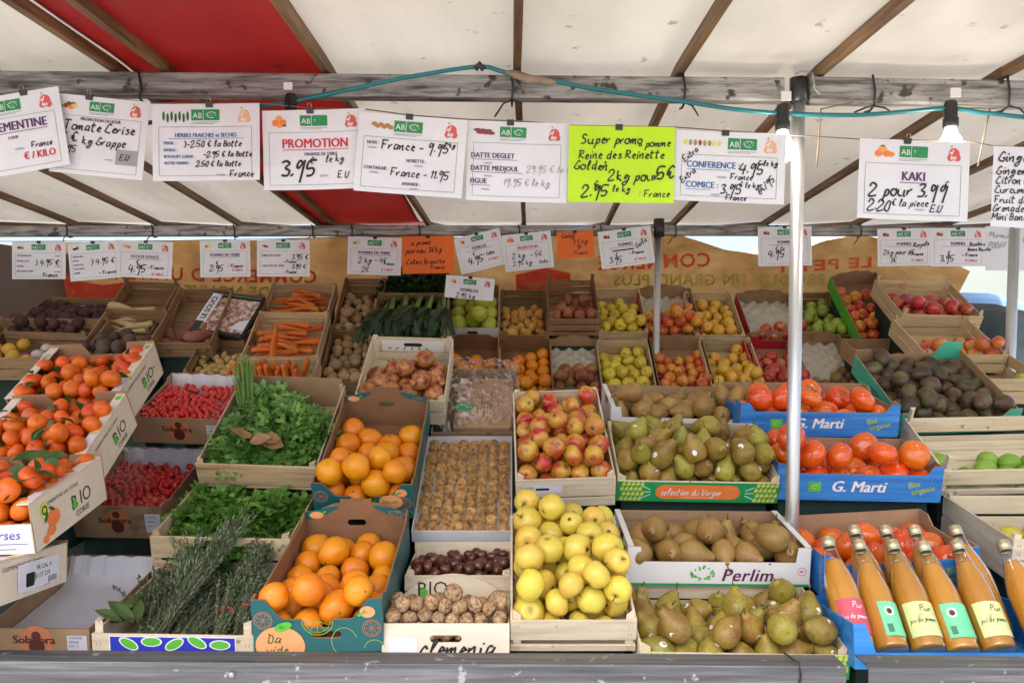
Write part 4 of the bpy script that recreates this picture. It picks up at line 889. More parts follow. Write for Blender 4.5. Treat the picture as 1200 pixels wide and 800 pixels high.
for x in (-1.8, 0, 1.8):
    for y in (-.45, .8):
        m = MB(); m.box(x-.02, y-.02, 0, x+.02, y+.02, .659); m.build('leg', 'metal', s1)
m = MB(); m.box(-2.6, -.45, .45, 2.35, .75, .495); m.build('table_top', 'cloth_dark', s2)
for x in (-2.4, 0, 2.25):
    for y in (-.4, .6):
        m = MB(); m.box(x-.02, y-.02, 0, x+.02, y+.02, .449); m.build('leg', 'metal', s2)
# ---------------------------------------------------------------- produce
def fm(name, stops, **kw): mats[name] = M(name, stops, **kw)
fm('skin_clementine', [(.3, (.62, .088, .003)), (.7, (.73, .14, .005))], scale=14, rough=.38, bump=.5, bscale=380, bdist=.0012, var=.10, hue=.012, spec=.5)
fm('skin_orange', [(.3, (.70, .215, .004)), (.7, (.78, .29, .008))], scale=10, rough=.36, bump=.6, bscale=300, bdist=.0015, var=.08, hue=.010, spec=.5)
fm('skin_persimmon', [(.3, (.68, .082, .005)), (.7, (.78, .14, .008))], scale=9, rough=.16, var=.08, hue=.012, coat=.5, speck=(60, .76, (.45, .05, .01)))
fm('skin_golden', [(.25, (.56, .46, .05)), (.5, (.68, .54, .075)), (.62, (.67, .48, .06)), (.78, (.60, .33, .04))], scale=13, rough=.33, var=.07, hue=.018, coat=.15, speck=(75, .70, (.46, .28, .07)), cavity=(.0085, (.30, .19, .05)), blush=((.70, .30, .05), .45))
fm('skin_mixed', [(.36, (.56, .37, .04)), (.49, (.56, .26, .035)), (.56, (.48, .08, .02)), (.70, (.38, .018, .014))], scale=16, rough=.3, var=.12, hue=.02, coat=.2, detail=5, speck=(120, .76, (.60, .42, .16)), cavity=(.0105, (.26, .17, .05)))
fm('skin_red', [(.32, (.58, .30, .05)), (.42, (.52, .08, .03)), (.6, (.40, .012, .018)), (.75, (.30, .006, .014))], scale=15, rough=.25, var=.16, hue=.012, coat=.3, cavity=(.007, (.30, .10, .03)))
fm('skin_redyel', [(.36, (.70, .36, .04)), (.5, (.66, .16, .03)), (.62, (.50, .02, .018))], scale=13, rough=.28, var=.14, hue=.025, coat=.25, cavity=(.009, (.45, .30, .06)))
fm('skin_yellow', [(.3, (.60, .48, .03)), (.7, (.72, .56, .06))], scale=12, rough=.33, var=.08, hue=.016, coat=.15, speck=(90, .72, (.42, .30, .05)), cavity=(.008, (.34, .26, .05)))
fm('skin_gold', [(.3, (.70, .33, .03)), (.6, (.74, .46, .05)), (.75, (.66, .24, .04))], scale=12, rough=.33, var=.08, hue=.014, coat=.15, cavity=(.008, (.36, .20, .05)))
fm('skin_green', [(.3, (.22, .32, .025)), (.7, (.38, .46, .05))], scale=12, rough=.3, var=.12, hue=.015, coat=.2)
fm('skin_russet', [(.3, (.16, .035, .02)), (.5, (.30, .09, .03)), (.7, (.40, .20, .06))], scale=14, rough=.4, var=.15, hue=.012)
fm('skin_pomelo', [(.3, (.36, .44, .04)), (.7, (.56, .56, .07))], scale=8, rough=.38, bump=.25, bscale=300, var=.12, hue=.02)
fm('skin_pear_green', [(.30, (.20, .105, .022)), (.44, (.27, .18, .03)), (.56, (.31, .26, .035)), (.70, (.26, .10, .028))], scale=20, rough=.45, var=.2, hue=.03, detail=6, speck=(190, .62, (.15, .085, .025)))
fm('skin_pear_brown', [(.3, (.23, .125, .034)), (.6, (.35, .215, .058)), (.78, (.40, .28, .08))], scale=16, rough=.5, var=.12, hue=.008, detail=6, speck=(190, .64, (.16, .085, .03)))
fm('skin_pomegranate', [(.34, (.15, .03, .012)), (.44, (.38, .095, .03)), (.53, (.58, .28, .09)), (.60, (.40, .10, .035)), (.72, (.10, .025, .012))], scale=26, rough=.36, coat=.2, var=.15, detail=7)
fm('skin_tomato', [(.3, (.62, .016, .010)), (.7, (.76, .040, .018))], scale=20, rough=.14, var=.14, hue=.006, coat=.4)
fm('shell_walnut', [(.36, (.15, .07, .03)), (.48, (.40, .25, .125)), (.66, (.58, .42, .25))], scale=120, rough=.8, bump=1.0, bscale=240, bdist=.006, var=.12)
fm('shell_chestnut', [(.3, (.055, .018, .010)), (.7, (.13, .040, .020))], scale=30, stretch=(1, 1, .3), rough=.28, var=.25, coat=.2)
fm('skin_fig', [(.34, (.13, .045, .010)), (.46, (.42, .21, .05)), (.62, (.64, .40, .14))], scale=70, rough=.75, bump=.9, bscale=120, bdist=.004, var=.22, detail=6)
fm('skin_potato', [(.3, (.34, .22, .10)), (.7, (.48, .34, .17))], scale=22, rough=.8, bump=.3, var=.12, speck=(70, .68, (.22, .13, .06)))
fm('skin_smallpotato', [(.3, (.44, .30, .10)), (.7, (.56, .40, .15))], scale=22, rough=.75, bump=.3, var=.12)
fm('skin_ginger', [(.3, (.46, .22, .045)), (.7, (.66, .38, .09))], scale=22, rough=.65, bump=.5, var=.14)
fm('skin_sweet', [(.3, (.16, .055, .04)), (.7, (.27, .11, .07))], scale=18, rough=.8, bump=.4, var=.15)
fm('skin_carrot', [(.3, (.60, .13, .012)), (.7, (.74, .21, .02))], scale=16, stretch=(1, 1, .5), rough=.5, bump=.4, bscale=60, var=.14, hue=.01)
fm('skin_parsnip', [(.3, (.46, .32, .14)), (.7, (.60, .46, .24))], scale=16, rough=.7, bump=.4, var=.1)
fm('skin_beet', [(.3, (.035, .012, .014)), (.7, (.085, .028, .026))], scale=20, rough=.75, bump=.5, var=.3)
fm('skin_radish', [(.3, (.05, .03, .025)), (.7, (.12, .075, .055))], scale=20, rough=.8, bump=.5, var=.3)
fm('skin_turnip', [(.40, (.62, .56, .50)), (.55, (.60, .50, .48)), (.62, (.22, .04, .13))], scale=8, rough=.45, var=.1)
fm('skin_yellowroot', [(.3, (.55, .28, .03)), (.7, (.68, .40, .05))], scale=10, rough=.5, var=.1)
fm('skin_kiwi', [(.3, (.18, .095, .03)), (.7, (.28, .165, .06))], scale=40, rough=.9, var=.12)
fm('skin_avocado', [(.3, (.045, .022, .012)), (.5, (.080, .048, .022)), (.68, (.13, .125, .04))], scale=16, rough=.42, bump=.6, bscale=150, bdist=.003, var=.35, hue=.02, speck=(70, .66, (.15, .10, .055)))
fm('skin_lime', [(.3, (.16, .33, .02)), (.7, (.27, .44, .05))], scale=10, rough=.35, bump=.2, bscale=300, var=.1)
fm('skin_lemon', [(.3, (.55, .54, .04)), (.7, (.66, .58, .05))], scale=10, rough=.35, bump=.2, bscale=300, var=.1, hue=.02)
fm('stem_brown', (.10, .055, .025), rough=.8, var=.1); fm('stem_green', (.10, .13, .04), rough=.7, var=.1)
fm('calyx', [(.3, (.09, .11, .03)), (.7, (.20, .17, .06))], scale=30, rough=.7, var=.1)
fm('leaf_dark', [(.3, (.018, .065, .010)), (.7, (.045, .12, .018))], scale=20, rough=.35, var=.25, hue=.01, translucent=.15)
fm('leaf_parsley', [(.3, (.035, .12, .016)), (.48, (.10, .26, .03)), (.66, (.26, .45, .08))], scale=24, rough=.5, var=.05, translucent=.2, bump=.3)
fm('leaf_coriander', [(.3, (.045, .14, .026)), (.48, (.13, .30, .055)), (.66, (.30, .50, .13))], scale=24, rough=.45, var=.05, translucent=.2)
fm('stalk_green', [(.3, (.10, .22, .035)), (.7, (.20, .33, .07))], scale=20, rough=.5, var=.1)
fm('leaf_herb', [(.3, (.045, .075, .030)), (.5, (.10, .145, .065)), (.7, (.22, .26, .15))], scale=30, rough=.7, var=.12)
fm('herb_stalk', [(.3, (.08, .085, .045)), (.7, (.16, .15, .09))], scale=20, rough=.8, var=.1)
fm('leaf_rosemary', [(.3, (.07, .125, .055)), (.7, (.24, .31, .17))], scale=30, rough=.6, var=.1)
fm('leaf_bay', [(.3, (.045, .09, .022)), (.7, (.09, .15, .04))], scale=14, rough=.4, var=.15)
fm('leaf_leek', [(.3, (.015, .05, .022)), (.7, (.05, .105, .045))], scale=5, stretch=(6, 6, 1), rough=.5, var=.2)
fm('leaf_green', [(.3, (.010, .042, .008)), (.7, (.03, .09, .016))], scale=18, rough=.5, var=.2)
fm('leaf_dry', [(.3, (.20, .10, .04)), (.7, (.36, .22, .10))], scale=20, rough=.8, var=.1)
fm('sticker', (.80, .82, .82), rough=.4, var=0)

def sphere_prof(R_, sx=1.0, n=14, top=0.0, bot=0.0, wt=.28, wb=.24):
    out = []
    for k in range(n+1):
        t = math.pi*k/n; r = R_*math.sin(t)*sx; z = R_*math.cos(t)
        if top and z > 0: z -= top*R_*math.exp(-(r/(wt*R_))**2)
        if bot and z < 0: z += bot*R_*math.exp(-(r/(wb*R_))**2)
        out.append((max(r, 0) if 0 < k < n else 0, z))
    return out[::-1]
PROTO = {}; MESHES = {}
def proto(key, name, mat, prof, seg=18, deform=None, kids=(), r=.035):
    m = MB(); m.lathe(prof, seg, deform); m.mats = [mat]; m.mi = [0]*len(m.f); me = m.mesh(name, True)
    o = bpy.data.objects.new(name, me); ch = []
    for (nm, mb, mt, prob) in kids:
        mb.mats = [mt]; mb.mi = [0]*len(mb.f); ch.append((bpy.data.objects.new(nm, mb.mesh(nm, True)), prob))
    PROTO[key] = (o, ch, r); MESHES[key] = [me]
    if key in ('golden', 'mixed', 'orange', 'clementine', 'persimmon', 'pear_green', 'pear_brown', 'red', 'redyel', 'walnut', 'pomegranate', 'avocado'):
        for sd in range(4):
            m2 = me.copy(); f = 1.1/r; a = .10 if key != 'persimmon' else .05; sk = .07*math.sin(sd*2.1+1)
            for v in m2.vertices:
                q = v.co*(1+a*mnoise.noise(v.co*f+Vector((sd*3.7, 1.3, sd)))); v.co = (q.x+sk*q.z, q.y+.05*math.cos(sd*1.7)*q.z, q.z*(.94+.04*sd))
            MESHES[key].append(m2)
    return o
def lump(amp, f, seed=0): return lambda x, y, z: tuple(Vector((x, y, z))*(1+amp*mnoise.noise(Vector((x, y, z))*f+Vector((seed, 3, 1)))))
def stem_mb(z0, h, r=.0016, bend=.004):
    m = MB(); m.tube([(0, 0, z0), (bend*.3, 0, z0+h*.5), (bend, 0, z0+h)], r, 6, radii=[r*1.1, r*.8, r*1.3]); return m
def leaf_shape(m, base, d, n, L, w, curl=.25):
    base, d, n = Vector(base), Vector(d).normalized(), Vector(n).normalized(); s = d.cross(n).normalized(); vs = []; fs = []
    for i, (t, ww) in enumerate(((0, .06), (.2, .7), (.45, 1), (.7, .75), (.9, .3), (1, .02))):
        c = base+d*(L*t)-n*(curl*L*t*t)
        vs += [c+s*(w*ww)+n*(w*.3*ww), c, c-s*(w*ww)+n*(w*.3*ww)]
    for i in range(5): a = i*3; fs += [(a, a+1, a+4, a+3), (a+1, a+2, a+5, a+4)]
    m.add([tuple(v) for v in vs], fs)
apple_p = lambda R_: [(r*(1+.05*max(0, z/R_)), z*.90) for r, z in sphere_prof(R_, 1, 16, .30, .20)]
AP = .036
lob = lambda x, y, z: (x*(1+.03*math.cos(5*math.atan2(y, x))*max(0, -z/AP)), y*(1+.03*math.cos(5*math.atan2(y, x))*max(0, -z/AP)), z)
def calyx_end(R_):       # the dark dried flower end of an apple
    m = MB(); m.lathe([(0, -R_*.70), (R_*.10, -R_*.715), (R_*.14, -R_*.775), (R_*.05, -R_*.735), (0, -R_*.73)], 8); return m
def apple_kids(): return [('stem', stem_mb(AP*.55, .022), 'stem_brown', .8), ('flower_end', calyx_end(AP), 'stem_brown', 1)]
for k, mt, nm in (('golden', 'skin_golden', 'yellow_apple'), ('mixed', 'skin_mixed', 'mixed_apple')): proto(k, nm, mt, apple_p(AP), 20, lob, apple_kids(), AP)
for k, mt, nm in (('red', 'skin_red', 'red_apple'), ('redyel', 'skin_redyel', 'striped_apple'), ('yellow', 'skin_yellow', 'small_yellow_apple'), ('gold', 'skin_gold', 'gold_apple'), ('green', 'skin_green', 'green_apple'), ('russet', 'skin_russet', 'russet_apple')):
    proto(k, nm, mt, apple_p(AP), 14, lob, [], AP)
proto('orange', 'orange', 'skin_orange', sphere_prof(.043, .98, 18, .03, .06, .12, .14), 24, lump(.03, 18), [('stem_scar', (lambda m: (m.lathe([(0, .0425), (.0025, .0432), (.0035, .0420), (.0037, .0405)], 8), m)[1])(MB()), 'stem_green', .8)], .043)
proto('orange_back', 'orange', 'skin_orange', sphere_prof(.04, 1, 12), 16, None, [], .04)
proto('pomelo', 'pomelo', 'skin_pomelo', sphere_prof(.052, 1, 12, .05, .03), 18, lump(.05, 12), [], .052)
cl = MB(); leaf_shape(cl, (0, 0, .024), (1, .2, .35), (-.3, 0, 1), .052, .013); leaf_shape(cl, (0, 0, .024), (-.5, 1, .4), (.3, -.2, 1), .045, .012)
proto('clementine', 'clementine', 'skin_clementine', [(r, z*.80) for r, z in sphere_prof(.0305, 1, 14, .12, .16, .30, .2)], 20, lump(.05, 22), [('stem', stem_mb(.020, .012, .0012, .003), 'stem_green', .6), ('leaf', cl, 'leaf_dark', .34)], .0295)
ps = MB()
for k in range(4):
    t = k*math.pi/2; leaf_shape(ps, (0, 0, .0315), (math.cos(t), math.sin(t), -.12), (0, 0, 1), .021, .011, .1)
sq = lambda x, y, z: (x*(1+.02*math.cos(4*math.atan2(y, x))), y*(1+.02*math.cos(4*math.atan2(y, x))), z)
proto('persimmon', 'persimmon', 'skin_persimmon', [(r, z*.80) for r, z in sphere_prof(.045, 1, 18, .08, .05, .3, .3)], 28, sq, [('calyx', ps, 'calyx', .9)], .043)
PR = .0365
pear_prof = [(0, -.055), (.006, -.0575), (.018, -.056), (.030, -.046), (.0365, -.028), (.0372, -.010), (.0325, .008), (.0245, .023), (.0165, .037), (.0125, .047), (.0085, .0525), (0, .0535)]
def smooth_prof(p, k=3):
    out = []
    for i in range(len(p)-1):
        p0, p1, p2, p3 = [Vector(p[j]) for j in (max(i-1, 0), i, i+1, min(i+2, len(p)-1))]
        for q in range(k):
            t = q/k; v = .5*((2*p1)+(p2-p0)*t+(2*p0-5*p1+4*p2-p3)*t*t+(3*p1-p0-3*p2+p3)*t**3); out.append((max(v.x, 0) if (i or q) else 0, v.y))
    out.append(p[-1]); return out
def st_mb():
    m = MB(); m.T = lambda x, y, z: (.0366*math.cos(x/.0366)*1.012, .0366*math.sin(x/.0366)*1.012, y-.012)
    disc(m, 0, 0, .0075, .0095, 12); return m
for k, mt, pr in (('pear_green', 'skin_pear_green', .75), ('pear_brown', 'skin_pear_brown', .0)):
    sh = .92
    proto(k, 'comice_pear' if k == 'pear_green' else 'russet_pear', mt, smooth_prof([(r, z*sh) for r, z in pear_prof], 2), 20, lump(.035, 22), [('stem', stem_mb(.052*sh, .020, .0018, .006), 'stem_brown', 1)]+([('sticker', st_mb(), 'sticker', pr)] if pr else []), .0385)
pc = MB(); pc.lathe([(.006, .034), (.009, .042), (.015, .052), (.013, .052), (.006, .041), (0, .038)], 10, lambda x, y, z: (x*(1+.25*math.cos(6*math.atan2(y, x))*(z > .045)), y*(1+.25*math.cos(6*math.atan2(y, x))*(z > .045)), z))
proto('pomegranate', 'pomegranate', 'skin_pomegranate', sphere_prof(.041, 1, 14), 20, lump(.10, 26), [('crown', pc, 'skin_pomegranate', .9)], .041)
proto('tomato', 'cherry_tomato', 'skin_tomato', [(r, z*1.22) for r, z in sphere_prof(.0112, 1, 10)], 12, None, [], .0122)
def wal(x, y, z):
    a = math.atan2(y, x); f = 1+.09*math.exp(-(math.sin(a)/.13)**2)-.10*abs(mnoise.noise(Vector((x, y, z*.6))*210))+.05*mnoise.noise(Vector((x, y, z))*90); return (x*f, y*f*.92, z*1.20*f)
proto('walnut', 'walnut', 'shell_walnut', sphere_prof(.0175, 1, 24), 32, wal, [], .0172)
proto('chestnut', 'chestnut', 'shell_chestnut', [(0, -.014), (.010, -.0135), (.0165, -.008), (.0175, 0), (.014, .009), (.007, .0145), (.0015, .018), (0, .0185)], 14, lambda x, y, z: (x, y*.72, z), [], .0155)
def el(key, name, mt, r, ax, amp=.1, f=30, seg=14, n=10, rr=None): proto(key, name, mt, sphere_prof(r, 1, n), seg, (lambda L: lambda x, y, z: tuple(a*b for a, b in zip(L(x, y, z), ax)))(lump(amp, f)), [], rr or r)
el('potato', 'potato', 'skin_potato', .027, (1, .9, 1.3), .12, 26, rr=.029); el('smallpotato', 'small_potato', 'skin_smallpotato', .019, (1, .95, 1.45), .12, 40, rr=.021)
el('ginger', 'golden_potato', 'skin_ginger', .027, (1, .9, 1.3), .30, 40, 18, 14, rr=.029); el('beet', 'beetroot', 'skin_beet', .031, (1, 1, 1.1), .18, 30, rr=.031)
el('radish', 'black_radish', 'skin_radish', .033, (1, 1, 1.15), .12, 24, rr=.034); el('turnip', 'turnip', 'skin_turnip', .036, (1, 1, .9), .05, 20, rr=.034); el('yellowroot', 'yellow_root', 'skin_yellowroot', .036, (1, 1, .95), .08, 20, rr=.036)
el('kiwi', 'kiwi', 'skin_kiwi', .027, (1, .95, 1.25), .03, 20, rr=.03); el('lime', 'lime', 'skin_lime', .033, (1, 1, 1.2), .03, 15, rr=.035)
av = [(0, -.047), (.016, -.0455), (.029, -.036), (.0345, -.020), (.0350, -.004), (.031, .014), (.0245, .030), (.016, .042), (.007, .0475), (0, .048)]
proto('avocado', 'avocado', 'skin_avocado', smooth_prof([(r*1.04, z*.92) for r, z in av], 2), 18, lump(.05, 30), [('stem_scar', (lambda m: (m.lathe([(.004, .043), (.0042, .0455), (0, .0462)], 8), m)[1])(MB()), 'stem_brown', .8)], .0385)
proto('lemon', 'lemon', 'skin_lemon', smooth_prof([(0, -.046), (.006, -.044), (.011, -.037), (.024, -.026), (.0305, -.006), (.0295, .010), (.021, .027), (.010, .036), (.007, .041), (0, .043)], 2), 16, lump(.04, 20), [], .035)
el('sweet', 'sweet_potato', 'skin_sweet', .031, (1, .9, 2.1), .2, 18, 16, 14, rr=.036)

def pack(b, n, r, region=None, slide=.22, seed=0, zup=.25, wob=.07, iters=260, floor=None, rim=True):
    """settle n balls in the box (local coordinates): they fall, push one another apart and pile up"""
    rs = np.random.RandomState(seed+11); t = b.t+.001; W, L = b.W, b.L; f = floor if floor is not None else .007
    x0, x1, y0, y1 = region or (0, 1, 0, 1)
    rad = r*(1+rs.uniform(-wob, wob, n)); P = np.zeros((n, 3))
    P[:, 0] = t+rs.uniform(x0, x1, n)*(W-2*t); P[:, 1] = t+rs.uniform(y0, y1, n)*(L-2*t); P[:, 2] = f+r+rs.uniform(0, zup, n)
    gv = np.array([0, -slide, -1.0]); gv = gv/np.linalg.norm(gv)
    ii, jj = np.triu_indices(n, 1); rsum = rad[ii]+rad[jj]
    for it in range(iters):
        if it < iters-40: P += gv*(r*.16*(1 if it < iters*.6 else .4))
        for _ in range(2):
            d = P[ii]-P[jj]; dist = np.sqrt((d*d).sum(1))+1e-9; ov = rsum-dist; k = ov > 0
            if k.any():
                push = (d[k]/dist[k, None])*(ov[k, None]*.5*.9)
                np.add.at(P, ii[k], push); np.add.at(P, jj[k], -push)
            P[:, 0] = np.clip(P[:, 0], t+rad, W-t-rad); P[:, 1] = np.clip(P[:, 1], t+rad, L-t-rad); P[:, 2] = np.maximum(P[:, 2], f+rad)
    return P, rad
def spawn(key, b, P, rad, label, cat, group, orient='any', seed=0, tilt=.6, kids=True):
    o0, ch, r0 = PROTO[key]; rr = random.Random(seed+5); Q = b.M.to_quaternion(); out = []
    for p, ra in zip(P, rad):
        o = o0.copy(); o.data = rr.choice(MESHES[key]); COL.objects.link(o)
        if orient == 'any': q = Euler((rr.uniform(0, 6.28), rr.uniform(0, 3.14), rr.uniform(0, 6.28))).to_quaternion()
        elif orient == 'up': q = Q @ Euler((rr.gauss(0, tilt), rr.gauss(0, tilt), rr.uniform(0, 6.28))).to_quaternion()
        elif orient == 'lie': q = Q @ Euler((1.57+rr.gauss(0, .25), rr.uniform(0, 6.28), rr.uniform(-1.9, 1.9))).to_quaternion()
        elif orient == 'face': q = Q @ Euler((rr.gauss(.9, tilt), rr.gauss(0, tilt), rr.uniform(-.5, .5))).to_quaternion() @ Euler((0, 0, rr.uniform(0, 6.28))).to_quaternion()
        s = float(ra/r0); o.matrix_world = Matrix.LocRotScale(b.M @ Vector(p), q, (s*rr.uniform(.96, 1.04), s*rr.uniform(.96, 1.04), s*rr.uniform(.94, 1.05)))
        tag(o, label, cat, group)
        if kids:
            for c0, prob in ch:
                if rr.random() < prob:
                    cc = c0.copy(); COL.objects.link(cc); cc.parent = o; dl = q.inverted() @ Vector((0, -1, .25)); az = math.atan2(dl.y, dl.x)
                    cc.rotation_euler = (0, 0, rr.uniform(0, 6.28) if c0.name.startswith('leaf') else az+rr.uniform(-1, 1) if c0.name.startswith('sticker') else 0)
        out.append(o)
    return out
def fill(key, box, n, label, cat, group, r=None, orient='any', **kw):
    b = C[box]; r = r or PROTO[key][2]; sd = sum(map(ord, box+key)) % 997; tl = kw.pop('tilt', .6); wob = kw.pop('wob', .07)
    P, rad = pack(b, n, r, seed=sd, wob=wob, **kw); return spawn(key, b, P, rad, label, cat, group, orient, sd, tl)

# front, centre
fill('golden', 'golden', 74, 'yellow apple in the heap at the counter edge', 'apple', 'apples in the big yellow heap', r=.0335, slide=.10, zup=.5, wob=.13)
fill('mixed', 'mixed', 84, 'red and yellow apple in the pale crate above the yellow heap', 'apple', 'apples in the mixed crate', r=.0315, slide=.12, zup=.4)
fill('orange', 'orange', 27, 'navel orange in the lower teal carton', 'orange', 'oranges in the lower teal carton', r=.039, slide=.38, zup=.3, orient='any', wob=.1)
fill('orange', 'orange2', 24, 'navel orange in the upper teal carton', 'orange', 'oranges in the upper teal carton', r=.039, slide=.42, zup=.3, wob=.1)
fill('walnut', 'walnut', 130, 'walnut in the cream printed box', 'walnut', 'walnuts in the printed box', slide=.25, zup=.2, floor=.05)
fill('chestnut', 'chestnut', 95, 'shiny brown chestnut in the crate under the fig tray', 'chestnut', 'chestnuts in the crate', slide=.1, zup=.2, floor=.055)
fill('pomegranate', 'pomegranate', 27, 'brown pomegranate in the pale wooden crate', 'pomegranate', 'pomegranates in the crate', r=.037, slide=.45, zup=.3)
# dried figs: flattened discs set on edge in rows
fp = sphere_prof(.0195, 1, 12); proto('fig', 'dried_fig', 'skin_fig', [(r, z*.42) for r, z in fp], 16, lambda x, y, z: (x*(1+.16*mnoise.noise(Vector((x, y, z))*90)), y*(1+.16*mnoise.noise(Vector((y, z, x))*90)), z*(1+.5*mnoise.noise(Vector((x, z, y))*140))), [], .0205)
b = C['fig']; rr = random.Random(4); Q = b.M.to_quaternion(); ncol = 8; nrow = 13
for i in range(ncol):
    for j in range(nrow):
        o = PROTO['fig'][0].copy(); COL.objects.link(o)
        x = .008+(b.W-.016)*(i+.5)/ncol+rr.uniform(-.003, .003); y = .018+(b.L-.034)*(j+.5)/nrow+rr.uniform(-.004, .004)
        o.matrix_world = Matrix.LocRotScale(b.M @ Vector((x, y, .024+rr.uniform(-.002, .004))), Q @ Euler((R(46)+rr.gauss(0, .22), rr.gauss(0, .16), 0)).to_quaternion() @ Euler((0, 0, rr.uniform(0, 6.28))).to_quaternion(), (rr.uniform(.88, 1.04),)*3)
        tag(o, 'flattened dried fig in the white tray', 'dried fig', 'dried figs in rows in the white tray')
# left
fill('clementine', 'clemA', 62, 'clementine in the topmost cream carton', 'clementine', 'clementines in the topmost carton', slide=.12, zup=.35, wob=.12, orient='up', tilt=.9, floor=.045, r=.0252)
fill('clementine', 'clemB', 64, 'clementine in the middle cream carton', 'clementine', 'clementines in the middle carton', slide=.12, zup=.35, wob=.12, orient='up', tilt=.9, floor=.045, r=.0252)
fill('clementine', 'clemC', 98, 'clementine in the lowest cream carton', 'clementine', 'clementines in the lowest carton', slide=.12, zup=.45, wob=.12, orient='up', tilt=.9, r=.0255, floor=.02)
fill('tomato', 'tom2', 170, 'shiny cherry tomato in the uncovered upper carton', 'cherry tomato', 'cherry tomatoes in the upper carton', slide=.25, zup=.10, region=(0, 1, 0, 1), iters=160, floor=.06)
fill('tomato', 'tom1', 190, 'cherry tomato under the film in the lower carton', 'cherry tomato', 'cherry tomatoes in the lower carton', slide=.25, zup=.10, region=(0, 1, 0, 1), iters=160, floor=.06)
# pears and persimmons
fill('pear_green', 'pear2', 62, 'stickered pear in the heap of the green banded crate', 'pear', 'pears in the upper green banded crate', r=.0355, slide=.2, zup=.4, orient='up', tilt=.7)
fill('pear_green', 'pear4', 40, 'stickered pear in the lowest crate at the counter edge', 'pear', 'pears in the lowest crate', r=.0345, slide=.2, zup=.4, orient='up', tilt=.7)
fill('pear_brown', 'pear1', 26, 'russet pear in the rear white carton', 'pear', 'pears in the rear white carton', r=.036, slide=.2, zup=.2, orient='up', tilt=1.1, floor=.035)
fill('pear_brown', 'pear3', 22, 'russet pear in the lower white carton', 'pear', 'pears in the lower white carton', r=.037, slide=.2, zup=.2, orient='up', tilt=1.1, floor=.035)
fill('persimmon', 'kaki1', 27, 'glossy persimmon in the topmost blue carton', 'persimmon', 'persimmons in the topmost blue carton', r=.0425, slide=.15, zup=.3, orient='face', tilt=.8)
fill('persimmon', 'kaki2', 27, 'glossy persimmon in the middle blue carton', 'persimmon', 'persimmons in the middle blue carton', r=.0425, slide=.15, zup=.3, orient='face', tilt=.8)
fill('persimmon', 'kaki3', 16, 'glossy persimmon in the carton behind the juice bottles', 'persimmon', 'persimmons behind the juice bottles', r=.044, slide=.15, zup=.3, orient='face', tilt=.8)
fill('avocado', 'avocado', 54, 'dark avocado in the mint green carton', 'avocado', 'avocados in the mint carton', slide=.12, zup=.3, orient='lie', r=.0325)
fill('lime', 'lime', 12, 'green lime in the pale crate under the avocados', 'lime', 'limes in the pale crate', slide=.2, zup=.15, orient='lie')
fill('lemon', 'lemon', 24, 'yellow green lemon in the crate at the right edge', 'lemon', 'lemons in the right crate', slide=.2, zup=.2, orient='lie')
# back rows
def bf(key, box, n, what, cat, where, **kw): fill(key, box, n, f'{what} in the {where}', cat, f'{cat}s in the {where}', zup=kw.pop('zup', .2), slide=kw.pop('slide', .35), iters=170, **kw)
bf('yellow', 'yellow1', 28, 'yellow apple', 'apple', 'upper yellow crate by the far post', r=.034); bf('yellow', 'yellow2', 28, 'yellow apple', 'apple', 'lower yellow crate by the far post', r=.036)
bf('redyel', 'redyel1', 22, 'red and yellow apple', 'apple', 'upper red carton by the far post', slide=.7, floor=.036); bf('redyel', 'redyel2', 34, 'red and yellow apple', 'apple', 'dark carton by the far post', r=.031)
bf('gold', 'gold1', 26, 'golden orange apple', 'apple', 'upper crate of golden apples', r=.035); bf('gold', 'gold2', 26, 'golden orange apple', 'apple', 'lower crate of golden apples', r=.036)
bf('red', 'redtray', 8, 'red apple', 'apple', 'red carton with a bare tray', region=(.5, 1, 0, .5), slide=.6, floor=.036); bf('red', 'redlow', 22, 'red apple', 'apple', 'red carton behind the near post')
bf('green', 'green', 22, 'green apple', 'apple', 'wooden crate right of the near post'); bf('red', 'reddark', 13, 'deep red apple', 'apple', 'carton below the bright green one')
bf('redyel', 'greenbox', 22, 'striped red apple', 'apple', 'bright green carton', slide=.3); bf('red', 'redwood1', 22, 'dark red apple', 'apple', 'upper pale crate at the right end', slide=.6, floor=.03)
bf('redyel', 'redwood2', 16, 'pink red apple', 'apple', 'lower pale crate at the right end', slide=.7, floor=.035); bf('lemon', 'farpear', 12, 'yellow pear', 'pear', 'crate behind the avocados', slide=.5)
bf('russet', 'darkapple', 22, 'dark russet apple', 'apple', 'tall wooden crate'); bf('russet', 'tray_apple', 12, 'russet apple', 'apple', 'carton with a pulp tray', slide=.9, floor=.036)
bf('kiwi', 'kiwi', 8, 'brown kiwi', 'kiwi', 'carton with a pulp tray', region=(.4, 1, 0, .6), slide=.7, floor=.036)
bf('pomelo', 'pomelo', 12, 'green pomelo', 'pomelo', 'white carton'); bf('orange_back', 'borange', 14, 'orange', 'orange', 'brown carton under the pomelos', r=.042); bf('orange_back', 'borange2', 22, 'small bright orange', 'orange', 'brown carton beneath the golden potatoes', r=.036)
bf('ginger', 'ginger', 26, 'knobbly golden potato', 'potato', 'dark crate above the small oranges'); bf('potato', 'potato1', 34, 'brown potato', 'potato', 'upper dark crate'); bf('potato', 'potato2', 34, 'brown potato', 'potato', 'lower dark crate')
bf('smallpotato', 'small', 36, 'small yellow potato', 'potato', 'dark crate below the printed pack'); bf('sweet', 'sweet', 11, 'brown red sweet potato', 'sweet potato', 'dark crate left of the printed pack', slide=.8, orient='lie')
bf('beet', 'beet', 52, 'dark beetroot', 'beetroot', 'crate at the left end', floor=.045); bf('radish', 'radish', 18, 'black radish', 'radish', 'crate under the parsnips', slide=.6, floor=.03)
